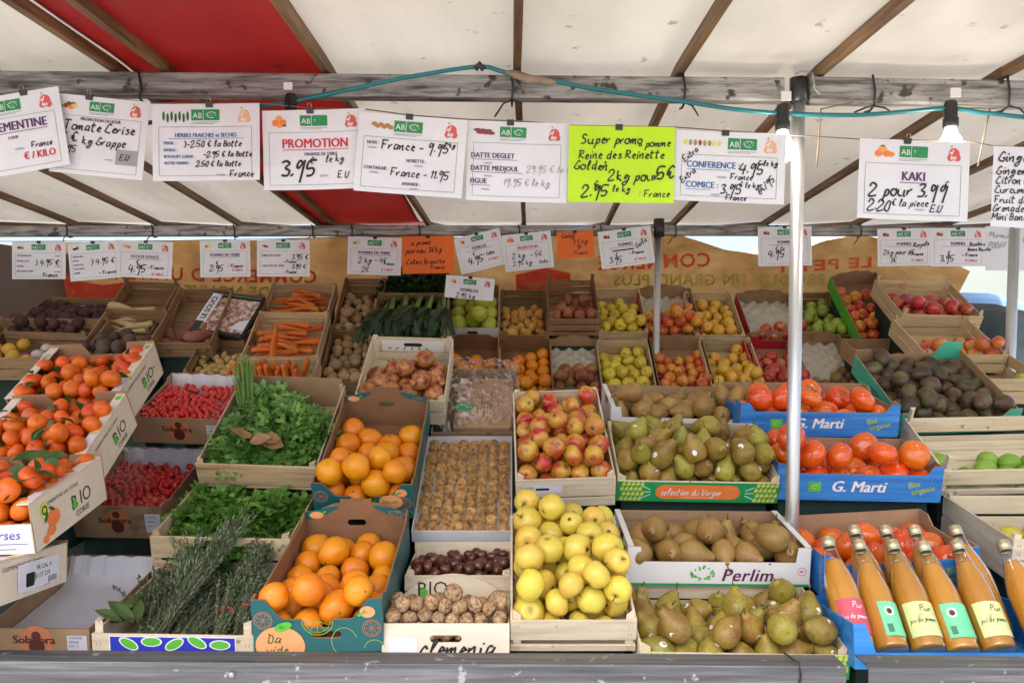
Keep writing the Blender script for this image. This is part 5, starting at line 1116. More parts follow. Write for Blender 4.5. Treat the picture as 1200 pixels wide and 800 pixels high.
bf('turnip', 'turnip', 26, 'white and purple turnip', 'turnip', 'crate under the beetroot', region=(.42, 1, 0, 1), r=.03); 
b = C['turnip']; P, rad = pack(b, 9, .036, (.05, .40, 0, 1), seed=8, iters=150); spawn('yellowroot', b, P+np.array([0, 0, .02]), rad, 'round yellow root beside the turnips', 'yellow root', 'yellow roots beside the turnips')
# carrots and parsnips: long tapered roots laid side by side
def root_proto(key, name, mt, L, r):
    prof = [(0, -L/2), (r*.10, -L/2+.004), (r*.3, -L*.34), (r*.6, -L*.1), (r*.88, L*.2), (r, L*.40), (r*.85, L*.47), (r*.3, L*.5), (0, L*.495)]
    proto(key, name, mt, smooth_prof(prof, 2), 12, lambda x, y, z: (x+.006*math.sin(z*25), y+.004*math.sin(z*31+1), z), [], r)
root_proto('carrot', 'carrot', 'skin_carrot', .20, .0175); root_proto('parsnip', 'parsnip', 'skin_parsnip', .22, .022)
def lay(key, box, n, label, cat, group, base_ang, spread, y0, y1, layers, r, seed=1, up=False, lift=0):
    b = C[box]; rr = random.Random(seed); Q = b.M.to_quaternion()
    for k in range(n):
        ly = k*layers//n; q = (k-ly*n/layers)/(n/layers); o = PROTO[key][0].copy(); COL.objects.link(o)
        s = rr.uniform(.8, 1.1)
        if up:
            p = (.02+(b.W-.04)*q, .03+.05*ly+rr.uniform(-.01, .01), .085+rr.uniform(-.012, .012)); e = Euler((rr.gauss(-.25, .12), rr.gauss(0, .10), rr.uniform(0, 6))); sc_ = s*.9
        else:
            p = (b.W*.5+rr.uniform(-1, 1)*max(.0, b.W*.5-.11*s), y0+(y1-y0)*q, .012+lift+r*1.5*ly+r+rr.uniform(0, .006)); e = Euler((0, R(90)*rr.choice((1, -1)), base_ang+rr.gauss(0, spread))); sc_ = s
        o.matrix_world = Matrix.LocRotScale(b.M @ Vector(p), Q @ e.to_quaternion(), (sc_,)*3); tag(o, label, cat, group)
lay('carrot', 'carrot1', 30, 'orange carrot in the uppermost carrot crate', 'carrot', 'carrots in the uppermost crate', 0, .28, .03, .38, 3, .0175, 2)
lay('carrot', 'carrot2', 26, 'orange carrot in the middle carrot crate', 'carrot', 'carrots in the middle crate', .1, .32, .03, .34, 3, .0175, 3)
lay('carrot', 'carrot3', 24, 'upright orange carrot in the lowest carrot crate', 'carrot', 'carrots in the lowest crate', 0, 0, 0, 0, 2, .0175, 4, up=True)
b = C['carrot2']; o = PROTO['carrot'][0].copy(); COL.objects.link(o); p = PX(322, 396, 4.10); o.matrix_world = Matrix.LocRotScale(p, Euler((R(-28), R(190), R(0))).to_quaternion(), (1.15,)*3); tag(o, 'single carrot lying up against the middle carrot crate edge', 'carrot')
lay('parsnip', 'parsnip', 13, 'pale parsnip in the dark crate', 'parsnip', 'parsnips in the dark crate', 0, .18, .03, .22, 2, .018, 5, lift=.045)

# leeks: pale shaft and a fan of blue green leaves
def make_leek(seed):
    rr = random.Random(seed); m = MB(); m.tube([(0, 0, 0), (0, .10, .004), (0, .17, .006)], .015, 10, radii=[.013, .015, .016]); shaft = m.mesh('shaft', True); shaft.materials.append(mats['stalk_green'])
    o = bpy.data.objects.new('leek', shaft); m = MB()
    for k in range(5):
        a = (k-2)*.16+rr.gauss(0, .05); L = rr.uniform(.17, .23); vs = []
        for i in range(8):
            t = i/7; w = .024*(1-t*.55)*(1 if t > .1 else .8); c = Vector((math.sin(a)*L*t, .15+L*t*math.cos(a), .008+.03*math.sin(t*2.2)*(1-.3*abs(a))+.006*k-.05*t*t*rr.random()))
            vs += [tuple(c+Vector((w, 0, .008))), tuple(c), tuple(c+Vector((-w, 0, .008)))]
        m.add(vs, [q for i in range(7) for q in ((i*3, i*3+1, i*3+4, i*3+3), (i*3+1, i*3+2, i*3+5, i*3+4))])
    me = m.mesh('leaf_fan', True); me.materials.append(mats['leaf_leek']); return o, bpy.data.objects.new('leaf_fan', me)
lk = [make_leek(s) for s in range(3)]; b = C['leek']; rr = random.Random(3)
for k in range(17):
    o0, c0 = lk[k % 3]; o = o0.copy(); COL.objects.link(o); c_ = c0.copy(); COL.objects.link(c_); c_.parent = o
    o.matrix_world = b.M @ Matrix.Translation((.03+(b.W-.06)*((k*7) % 17)/16, .40+rr.uniform(-.03, .02), .03+.030*(k//6))) @ Euler((rr.uniform(-.05, .08), 0, math.pi+rr.gauss(0, .12))).to_matrix().to_4x4()
    tag(o, 'leek with dark blue green leaves in the crate behind the pomegranates', 'leek', 'leeks lying in the dark crate')

# leafy bunches: many small leaves on thin stalks through the bunch's volume
def leaf_cluster(m, p, d, s, rr):
    """one lobed leaf blade (three toothed lobes)"""
    d = d.normalized(); n = Vector((rr.uniform(-.6, .6), rr.uniform(-.6, .6), 1)).normalized(); sd = d.cross(n)
    if sd.length < .1: return
    sd.normalize(); n = sd.cross(d)
    for a in (-.85, 0, .85):
        q = d*math.cos(a)+sd*math.sin(a); w = s*.30; c = p+q*s*.15; e = q.cross(n).normalized()
        vs = [c, c+q*s*.35+e*w*.9+n*s*.06, c+q*s*.50+e*w*.5, c+q*s*.68+e*w*.75+n*s*.03, c+q*s*.95, c+q*s*.68-e*w*.75+n*s*.03, c+q*s*.50-e*w*.5, c+q*s*.35-e*w*.9+n*s*.06]
        m.add([tuple(v) for v in vs], [(0, 1, 2, 7), (2, 3, 4), (2, 4, 6), (4, 5, 6), (0, 2, 6, 7) if False else (2, 6, 7)])
def leafy(name, b, cx, cy, rx, ry, rz, n, mat, label, cat, group, seed, size=.02, z0=.02, lean=(0, -.4), stalks=40):
    rr = random.Random(seed); m = MB(); st = MB(); m.use(mat)
    for k in range(n):
        u = rr.uniform(-1, 1); v = rr.uniform(-1, 1)
        if u*u+v*v > 1: continue
        h = math.sqrt(max(0, 1-u*u-v*v)); bumpy = .65+.5*mnoise.noise(Vector((u*2.3+seed, v*2.3, 1)))
        z = z0+rz*h*bumpy*rr.uniform(.45, 1.08); p = Vector((cx+u*rx, cy+v*ry, z))
        d = Vector((u+rr.uniform(-.8, .8)+lean[0], v+rr.uniform(-.8, .8)+lean[1], rr.uniform(-.4, .9)))
        leaf_cluster(m, p, d, size*rr.uniform(.6, 1.25), rr)
    o = m.build(name, mat, None); o.matrix_world = b.M; tag(o, label, cat, group)
    for k in range(stalks):
        u = rr.uniform(-.8, .8); v = rr.uniform(-.8, .8); p0 = Vector((cx-lean[0]*rx*1.2+u*rx*.3, cy-lean[1]*ry*1.6+v*ry*.2, z0+.01)); p1 = Vector((cx+u*rx, cy+v*ry, z0+rz*.9*math.sqrt(max(.05, 1-u*u*.6-v*v*.6))*rr.uniform(.6, 1)))
        st.tube([p0, (p0+p1)/2+Vector((0, 0, .02)), p1], .0011, 4, cap=False)
    if stalks: st.build('stalks', 'stalk_green', o)
    return o
b = C['parsley']; W, L = b.W, b.L
for k, (x, y) in enumerate(((.25, .55), (.72, .50), (.46, .30))):
    leafy('parsley_bunch', b, W*x, L*y, W*.28, L*.40, .105, 620, 'leaf_parsley', ('dark flat parsley bunch at the left of the pale crate', 'dark flat parsley bunch at the right of the pale crate', 'dark flat parsley bunch at the front of the pale crate')[k], 'parsley', 'parsley bunches in the pale crate', 20+k, .042, .04)
b = C['cilantro']; W, L = b.W, b.L
for k, (x, y, rx, ry) in enumerate(((.40, .62, .34, .28), (.66, .42, .36, .30), (.30, .30, .28, .25))):
    leafy('coriander_bunch', b, W*x, L*y, W*rx, L*ry, .13, 620, 'leaf_coriander', ('bushy coriander bunch at the back of the pine crate', 'bushy coriander bunch at the right of the pine crate', 'coriander bunch spilling over the front of the pine crate')[k], 'coriander', 'coriander bunches in the pine crate', 30+k, .038, .04)
m = MB(); rr = random.Random(6)
for k in range(70):          # chives
    x0 = .055+rr.uniform(-.02, .02); p0 = Vector((x0+.03, .26, .06)); p1 = Vector((x0+rr.uniform(-.03, .02)-.01, .42+rr.uniform(-.03, .05), .20+rr.uniform(-.03, .02))); m.tube([p0, (p0+p1)/2+Vector((rr.uniform(-.008, .008), 0, .012)), p1], .0016, 5, cap=False)
o = m.build('chive_bunch', 'stalk_green', None); o.matrix_world = b.M; tag(o, 'upright bunch of thin green chives in the pine crate', 'chives')
m = MB()
for k in range(7):
    q = rr.uniform(0, 6); leaf_shape(m, (W*.55+rr.uniform(-.06, .06), .05+rr.uniform(-.01, .05), .10+.01*k), (math.cos(q), .4*math.sin(q), .3), (0, -.4, 1), .07, .022, rr.uniform(-.6, .6))
o = m.build('dry_leaf', 'leaf_dry', None); o.matrix_world = b.M; tag(o, 'withered brown leaves lying on the coriander', 'dry leaves')
b = C['greens']; leafy('spinach_bunch', b, b.W*.5, b.L*.5, b.W*.5, b.L*.55, .16, 800, 'leaf_green', 'dark leafy greens filling the crate above the leeks', 'greens', None, 44, .075, .04, stalks=30)
# dried and woody herb bundles in the front crate
def sprig_bunch(name, pts0, pts1, n, mat, label, group, seed, need=.014, dens=26, stemmat='herb_stalk', spread=.03, band=None, width=.0016):
    rr = random.Random(seed); m = MB(); st = MB(); a, c_ = Vector(pts0), Vector(pts1)
    for k in range(n):
        j0 = Vector((rr.gauss(0, spread*.3), rr.gauss(0, spread*.3), rr.gauss(0, spread*.25))); j1 = Vector((rr.gauss(0, spread), rr.gauss(0, spread), rr.gauss(0, spread*.5)))
        p0, p1 = a+j0, c_+j1; mid = (p0+p1)/2+Vector((rr.gauss(0, .008), rr.gauss(0, .008), .012)); st.tube([p0, mid, p1], .0010, 4, cap=False)
        for q in range(dens):
            t = .15+.85*q/dens; p = p0*(1-t)**2+mid*2*t*(1-t)+p1*t*t; d = (p1-p0).normalized(); v = Vector((rr.gauss(0, 1), rr.gauss(0, 1), rr.gauss(0, 1))).normalized(); e = (d*.7+v).normalized(); s = e.cross(v)
            s = s.normalized() if s.length > .05 else Vector((0, 0, 1)); l = need*rr.uniform(.6, 1.2)
            m.add([tuple(p), tuple(p+e*l*.5+s*width), tuple(p+e*l), tuple(p+e*l*.5-s*width)], [(0, 1, 2, 3)])
    o = m.build(name, mat, None); o.matrix_world = C['herb'].M; tag(o, label, 'herb bunch', group); st.build('stalks', stemmat, o)
    if band:
        mb_ = MB(); d = (c_-a).normalized(); q = a+(c_-a)*band; x = d.orthogonal().normalized(); y = d.cross(x)
        ring = [q+(x*math.cos(t)+y*math.sin(t))*.019 for t in [6.283*i/14 for i in range(15)]]; mb_.tube(ring, .003, 6); mb_.build('rubber_band', 'red_print', o, True)
    return o
HG = 'herb bundles in the front crate'; b = C['herb']; W, L = b.W, b.L
sprig_bunch('rosemary_bunch', (W*.36, .03, .05), (W*.60, .36, .235), 34, 'leaf_rosemary', 'long rosemary bunch leaning diagonally across the herb crate', HG, 50, .019, 36, spread=.024, width=.0024)
sprig_bunch('rosemary_bunch', (W*.36, .16, .09), (W*.30, .37, .20), 14, 'leaf_rosemary', 'short fresh rosemary sprigs behind the grey herbs', HG, 51, .026, 26, spread=.024, width=.0024)
for k, (p0, p1, lab) in enumerate((((W*.30, .05, .03), (W*.26, .27, .095), 'grey green thyme bunch at the left of the herb crate'), ((W*.27, .05, .03), (W*.36, .29, .10), 'grey green thyme bunch left of the long rosemary'), ((W*.52, .04, .02), (W*.58, .25, .075), 'dark thyme bunch in the middle of the herb crate'),
    ((W*.44, .03, .02), (W*.60, .28, .08), 'dark thyme bunch under the long rosemary'), ((W*.64, .12, .03), (W*.68, .30, .10), 'wispy thyme bunch at the back right of the herb crate'), ((W*.93, .16, .03), (W*.90, .30, .095), 'wispy thyme bunch at the right end of the herb crate'), ((W*.20, .14, .03), (W*.24, .30, .095), 'loose grey thyme at the left end of the herb crate'))):
    sprig_bunch('thyme_bunch', p0, p1, 74, 'leaf_herb', lab, HG, 60+k, .0095, 46, spread=.044, width=.0040)
for k, (p0, p1, lab) in enumerate((((W*.745, .02, .06), (W*.745, .22, .135), 'thyme bundle tied with a red band nearest the front'), ((W*.86, .03, .06), (W*.865, .24, .14), 'thyme bundle tied with a red band right of the other'), ((W*.80, .16, .09), (W*.79, .34, .18), 'upper thyme bundle tied with a red band'))):
    sprig_bunch('thyme_bundle', p0, p1, 46, 'leaf_herb', lab, HG, 80+k, .0095, 44, spread=.022, band=.42, width=.0034)
m = MB(); rr = random.Random(8)
for k in range(11): leaf_shape(m, (W*.17+rr.uniform(-.02, .015), .03+rr.uniform(0, .08), .07+rr.uniform(0, .05)), (-1+rr.uniform(-.2, .9), rr.uniform(-.2, .9), rr.uniform(-.1, .5)), (0, -.3, 1), .075, .015, .15)
o = m.build('bay_leaf_sprig', 'leaf_bay', None); o.matrix_world = b.M; tag(o, 'bay leaf sprig at the left front corner of the herb crate', 'bay leaves', HG)
# long clementine leaves poking out of the lowest carton
b = C['clemC']; rr = random.Random(12)
for k in range(9):
    m = MB(); q = rr.uniform(-.6, 1.2); leaf_shape(m, (0, 0, 0), (math.cos(q), math.sin(q), .25), (0, -.5, 1), .075, .017, .2); o = m.build('citrus_leaf', 'leaf_dark', None, True)
    o.matrix_world = b.M @ Matrix.Translation((b.W-.30+.26*rr.random(), .04+.25*rr.random(), .155)); tag(o, 'long dark clementine leaf lying on the lowest carton of fruit', 'leaf', 'loose leaves on the lowest clementines')

# thin clear films and bags
def clear_mat(name, rough, tint, spec):
    m, nt, b_, out = new_mat(name); tr = nt.nodes.new('ShaderNodeBsdfTransparent'); tr.inputs[0].default_value = (*tint, 1); gl = nt.nodes.new('ShaderNodeBsdfGlossy'); gl.inputs['Roughness'].default_value = rough; gl.inputs[0].default_value = (.95, .95, .97, 1)
    lw = nt.nodes.new('ShaderNodeLayerWeight'); lw.inputs[0].default_value = .12; mr = nt.nodes.new('ShaderNodeMapRange'); mr.inputs[3].default_value = spec; mr.inputs[4].default_value = .55
    nt.links.new(lw.outputs['Fresnel'], mr.inputs[0]); mx = nt.nodes.new('ShaderNodeMixShader'); nt.links.new(mr.outputs[0], mx.inputs[0]); nt.links.new(tr.outputs[0], mx.inputs[1]); nt.links.new(gl.outputs[0], mx.inputs[2]); nt.links.new(mx.outputs[0], out.inputs[0]); mats[name] = m
clear_mat('clear_film', .12, (.98, .97, .98), .014); clear_mat('clear_bag', .10, (.95, .95, .96), .05); clear_mat('clear_glass', .03, (.97, .98, .97), .05)
def sheet(b, name, x0, x1, y0, y1, zf, mat, nx=40, ny=40):
    m = MB(); vs = []
    for j in range(ny+1):
        for i in range(nx+1):
            u, v = i/nx, j/ny; vs.append((x0+(x1-x0)*u, y0+(y1-y0)*v, zf(u, v)))
    m.add(vs, [(j*(nx+1)+i, j*(nx+1)+i+1, (j+1)*(nx+1)+i+1, (j+1)*(nx+1)+i) for j in range(ny) for i in range(nx)]); o = m.build(name, mat, None, True); o.matrix_world = b.M; return o
b = C['tom1']; o = sheet(b, 'plastic_film', .006, b.W-.006, .006, b.L-.01, lambda u, v: .104+.006*mnoise.noise((u*5, v*5, 2))+.004*abs(mnoise.noise((u*9+v*7, v*3, 5)))+(.0 if v < .8 else .02*(v-.8)/.2), 'clear_film', 60, 60); tag(o, 'clear wrinkled film over the lower carton of cherry tomatoes', 'film')
b = C['tom2']; o = sheet(b, 'plastic_film', b.W*.72, b.W-.003, .01, b.L*.9, lambda u, v: .07+.035*u+.012*abs(mnoise.noise((u*4, v*7, 2))), 'clear_film', 30, 50); tag(o, 'clear film pushed to the right side of the upper tomato carton', 'film')
b = C['fig']; o = sheet(b, 'plastic_film', .005, b.W-.005, .005, b.L-.005, lambda u, v: .049+.003*mnoise.noise((u*6, v*9, 2)), 'clear_film', 50, 50); tag(o, 'taut clear film over the dried fig tray', 'film')
# plastic wrapped pack: a printed paper pack inside a crumpled bag
b = C['bagbox']; W, L = b.W, b.L; pk = empty('paper_pack', b.M @ Matrix.Translation((W*.25, .02, .055)) @ Euler((R(2), 0, R(-2))).to_matrix().to_4x4(), 'brown paper pack with a green label wrapped in the plastic bag', 'paper pack')
m = MB(); m.box(0, 0, 0, W*.68, L*.72, .035); m.build('paper_body', 'kraft', pk, bevel=.006)
fm('photo_print', [(.35, (.06, .06, .08)), (.5, (.45, .22, .15)), (.62, (.70, .68, .68))], scale=50, rough=.5, var=0)
decal(pk, plane_flat(.0362), 'picture', 'photo_print', lambda m: (rect(m, .004, .004, .052, L*.70),))
decal(pk, plane_flat(.037), 'printed_label', 'green_print', lambda m: rect(m, .002, L*.22, .066, L*.34)); decal(pk, plane_flat(.0376), 'lettering', 'white_print', lambda m: (put_text(m, 'BIO', .014, L*.29, .013, ang=-.05), put_text(m, 'bio', .040, L*.26, .013)))
decal(pk, plane_flat(.0370), 'lettering', 'brown_print', lambda m: ([rect(m, .085+k*.012, L*.18, .0865+k*.012, L*(.42+.1*math.sin(k*2))) for k in range(5)], disc(m, .082, L*.64, .009, .007)))
def crump(u, v):
    e = min(u, 1-u, v, 1-v); return .035+min(e*6, 1)*.072+.05*abs(mnoise.noise((u*3.1, v*3.4, 2)))+.03*abs(mnoise.noise((u*7+v*4, v*8, 6)))+.012*mnoise.noise((u*17, v*15, 1))+(.05*max(0, v-.75)/.25)
o = sheet(b, 'plastic_bag', -.004, W+.012, .0, L+.02, crump, 'clear_bag', 90, 90); tag(o, 'crumpled clear plastic bag around the brown paper pack', 'plastic bag')
# printed pack on the back row
b = C['spare']; pk = empty('printed_pack', b.M @ Matrix.Translation((-.04, .03, .115)) @ Euler((R(4), 0, R(-8))).to_matrix().to_4x4(), 'large printed plastic pack lying on the dark vegetable crate', 'plastic pack')
m = MB(); m.box(0, 0, 0, .31, .34, .03); m.build('pack_body', 'black_film', pk, bevel=.012)
decal(pk, plane_flat(.0312), 'picture', 'photo_print', lambda m: rect(m, .06, .02, .30, .28)); decal(pk, plane_flat(.0320), 'printed_label', 'pale_lilac', lambda m: rect(m, .012, .08, .07, .31))
decal(pk, plane_flat(.0326), 'lettering', 'black_print', lambda m: (put_text(m, 'LE SOUCI', .055, .10, .030, ang=1.57, bold=.03, wmax=.19),)); decal(pk, plane_flat(.0320), 'seal_strip', 'red_print', lambda m: rect(m, .05, .315, .30, .322)); decal(pk, plane_flat(.0320), 'seal_strip', 'green_print', lambda m: rect(m, .05, .300, .30, .308))

decal(pk, plane_flat(.0322), 'torn_label', 'pale_lilac', lambda m: m.add([(.22, .05, 0), (.30, .04, 0), (.30, .13, 0), (.25, .11, 0)], [(0, 1, 2, 3)]))
# juice bottles leaning back in the blue tray
fm('juice', [(.3, (.50, .215, .020)), (.7, (.62, .30, .035))], scale=6, rough=.25, var=.10, coat=.3)
_b = [n for n in mats['juice'].node_tree.nodes if n.type == 'BSDF_PRINCIPLED'][0]; _b.inputs['Subsurface Weight'].default_value = .5; _b.inputs['Subsurface Radius'].default_value = (.03, .015, .006); _b.inputs['Subsurface Scale'].default_value = 1.0
fm('cap_gold', [(.3, (.50, .44, .26)), (.7, (.62, .56, .36))], scale=10, rough=.3, metal=.7, var=0)
fm('label_yellow', (.72, .74, .34), rough=.5, var=0); fm('label_green', (.18, .66, .36), rough=.5, var=0); fm('label_red', (.58, .09, .13), rough=.5, var=0)
GP = [(0, 0), (.030, 0), (.0385, .004), (.0405, .012), (.0405, .135), (.0385, .160), (.033, .188), (.0255, .215), (.0185, .240), (.0155, .262), (.0150, .285), (0, .285)]
def bottle_meshes():
    m = MB(); m.lathe(smooth_prof(GP, 3), 28); gl = m.mesh('glass', True); gl.materials.append(mats['clear_glass'])
    jp = [(r*.955, z+.002) for r, z in smooth_prof(GP, 3) if z < .236]; jp = [(r, z) for r, z in jp]+[(0, jp[-1][1])]
    m = MB(); m.lathe(jp, 24); ju = m.mesh('juice', True); ju.materials.append(mats['juice'])
    m = MB(); m.lathe([(0, .291), (.0145, .291), (.0165, .289), (.0168, .268), (.0160, .2675), (.0160, .2660), (.0172, .2655), (.0172, .2625), (.0155, .262)], 24); cp = m.mesh('cap', True); cp.materials.append(mats['cap_gold']); return gl, ju, cp
GL, JU, CP = bottle_meshes()
def bottle(px, py, D, lean, label, col, turn, group):
    p = PX(px, py, D); M4 = Matrix.Translation(p) @ Euler((-R(lean), 0, 0)).to_matrix().to_4x4() @ Euler((0, 0, turn)).to_matrix().to_4x4()
    r_ = empty('juice_bottle', M4, label, 'bottle', group)
    for nm, me in (('glass', GL), ('juice', JU), ('cap', CP)): o = bpy.data.objects.new(nm, me); COL.objects.link(o); o.parent = r_; o.scale = (1, 1, .95+.07*((px*7) % 10)/10 if nm == 'juice' else 1)
    if col:
        def cyl(off): return lambda x, y, z: ((.0407+off)*math.sin(x/.0407), -(.0407+off)*math.cos(x/.0407), y)
        m = MB(); m.T = cyl(.0006); n = 18; w = .098
        m.add([(-w/2+w*i/n, z, 0) for z in (.028, .112) for i in range(n+1)], [(i, i+1, n+2+i, n+1+i) for i in range(n)]); lb = m.build('label', col, r_, True)
        if col == 'label_green':
            m = MB(); m.T = cyl(.0011)
            [m.add([(x0, y0, 0), (x1, y0, 0), (x1, y1, 0), (x0, y1, 0)], [(0, 1, 2, 3)]) for x0, y0, x1, y1 in [(-.040+k*.0022, .036, -.0388+k*.0022, .056) for k in range(6)]+[(-.01, .05+.006*k, .03, .0515+.006*k) for k in range(3)]]; m.build('print', 'black_print', lb)
            m = MB(); m.T = cyl(.0011); disc(m, -.026, .088, .012, .012); m.build('picture', 'carton_white', lb); m = MB(); m.T = cyl(.0016); disc(m, -.026, .087, .006, .007); m.build('picture', 'brown_print', lb)
        else:
            if col == 'label_yellow':
                m = MB(); m.T = cyl(.0011); disc(m, .004, .064, .029, .026, 20); m.build('picture', 'olive_label', lb)
            m = MB(); m.T = cyl(.0017); put_hand(m, 'Pur', -.012, .088, .014, pen=.0018, slant=.1); put_hand(m, 'jus de pomme', -.042, .062, .011, pen=.0014, slant=.08, wide=.72)
            m.build('lettering', 'white_print' if col == 'label_red' else 'dark_green_print', lb)
    return r_
fm('olive_label', (.52, .54, .20), rough=.5, var=0)
BGp = 'apple juice bottles in the blue tray'
for i, (px, py, lab, col, tn) in enumerate(((1006, 761, 'juice bottle with a red label at the left end of the tray', 'label_red', .25), (1046, 765, 'second juice bottle from the left, its green back label turned right', 'label_green', .75), (1089, 765, 'third juice bottle from the left, with a pale yellow label', 'label_yellow', .1),
        (1129, 767, 'juice bottle with a green back label between two yellow labels', 'label_green', .35), (1172, 765, 'juice bottle with a yellow label right of the green back label', 'label_yellow', .15), (1232, 765, 'rightmost juice bottle, cut by the edge of the photo', None, 0))):
    bottle(px, py, 1.90, 41, lab, col, tn, BGp)
for i, (px, lab) in enumerate(((1038, 'back juice bottle showing behind the second front bottle'), (1078, 'back juice bottle showing behind the third front bottle'), (1115, 'back juice bottle showing behind the fourth front bottle'), (1168, 'back juice bottle showing behind the fifth front bottle'))):
    bottle(px, 741, 1.985, 41, lab, None, 0, BGp)
# ---------------------------------------------------------------- price cards
PICS = {'clementine': [(0, 0, 14, 11, 'orange_print'), (16, 4, 12, 10, 'peach_print')], 'tomatoes': [(-14, 4, 9, 7, 'red_print'), (2, 8, 12, 6, 'orange_print'), (14, 2, 8, 6, 'yellow_print'), (-4, -3, 9, 6, 'dark_green_print'), (10, -4, 7, 5, 'red_print'), (-22, 6, 5, 4, 'olive_print')],
 'herbs': [(-30+k*11, 2+(k % 2)*5, 3.6, 13, 'dark_green_print') for k in range(7)], 'oranges': [(0, -9, 10, 9, 'peach_print'), (-10, 4, 11, 10, 'orange_print'), (11, 3, 10, 9, 'orange_print'), (2, 10, 10, 9, 'peach_print'), (15, 12, 7, 3, 'dark_green_print')],
 'nuts': [(-22+k*9, (k*5) % 9-3, 8, 6, 'nut_print') for k in range(6)], 'dates': [(-20+k*8, (k*7) % 13-5, 12, 5, 'date_print') for k in range(6)], 'pears': [(-46+k*13, 0, 4.6, 8, ('pear_print', 'olive_print', 'nut_print', 'date_print', 'olive_print', 'nut_print', 'pear_print', 'pear_print')[k]) for k in range(8)],
 'kaki': [(-10, 6, 11, 9, 'orange_print'), (0, -6, 11, 9, 'peach_print'), (12, 6, 11, 9, 'orange_print'), (24, 8, 9, 7, 'orange_print'), (0, -14, 6, 2, 'dark_green_print')], 'potato': [(-8, 2, 12, 8, 'nut_print'), (8, -2, 11, 8, 'yellow_print')], 'apples': [(-8, 2, 11, 10, 'red_print'), (9, 5, 9, 8, 'date_print'), (8, -5, 8, 5, 'pear_print')],
 'carrot': [(-6, 0, 16, 5, 'orange_print'), (4, 6, 14, 5, 'date_print')], 'root': [(-8, 2, 12, 8, 'date_print'), (8, 3, 10, 7, 'nut_print')], 'pomelo': [(0, 0, 13, 12, 'peach_print'), (8, 6, 8, 7, 'red_print')], 'sweet': [(-5, 0, 16, 8, 'peach_print'), (10, 5, 12, 7, 'orange_print')], 'radish': [(-8, 2, 13, 7, 'black_print'), (8, -3, 8, 10, 'dark_green_print')]}
mats['nut_print'] = flat('nut_print', (.42, .22, .08)); mats['date_print'] = flat('date_print', (.26, .05, .05)); mats['frame_green'] = flat('frame_green', (.12, .26, .17)); mats['stamp_red'] = flat('stamp_red', (.66, .10, .10)); mats['stamp_pale'] = flat('stamp_pale', (.82, .45, .30))
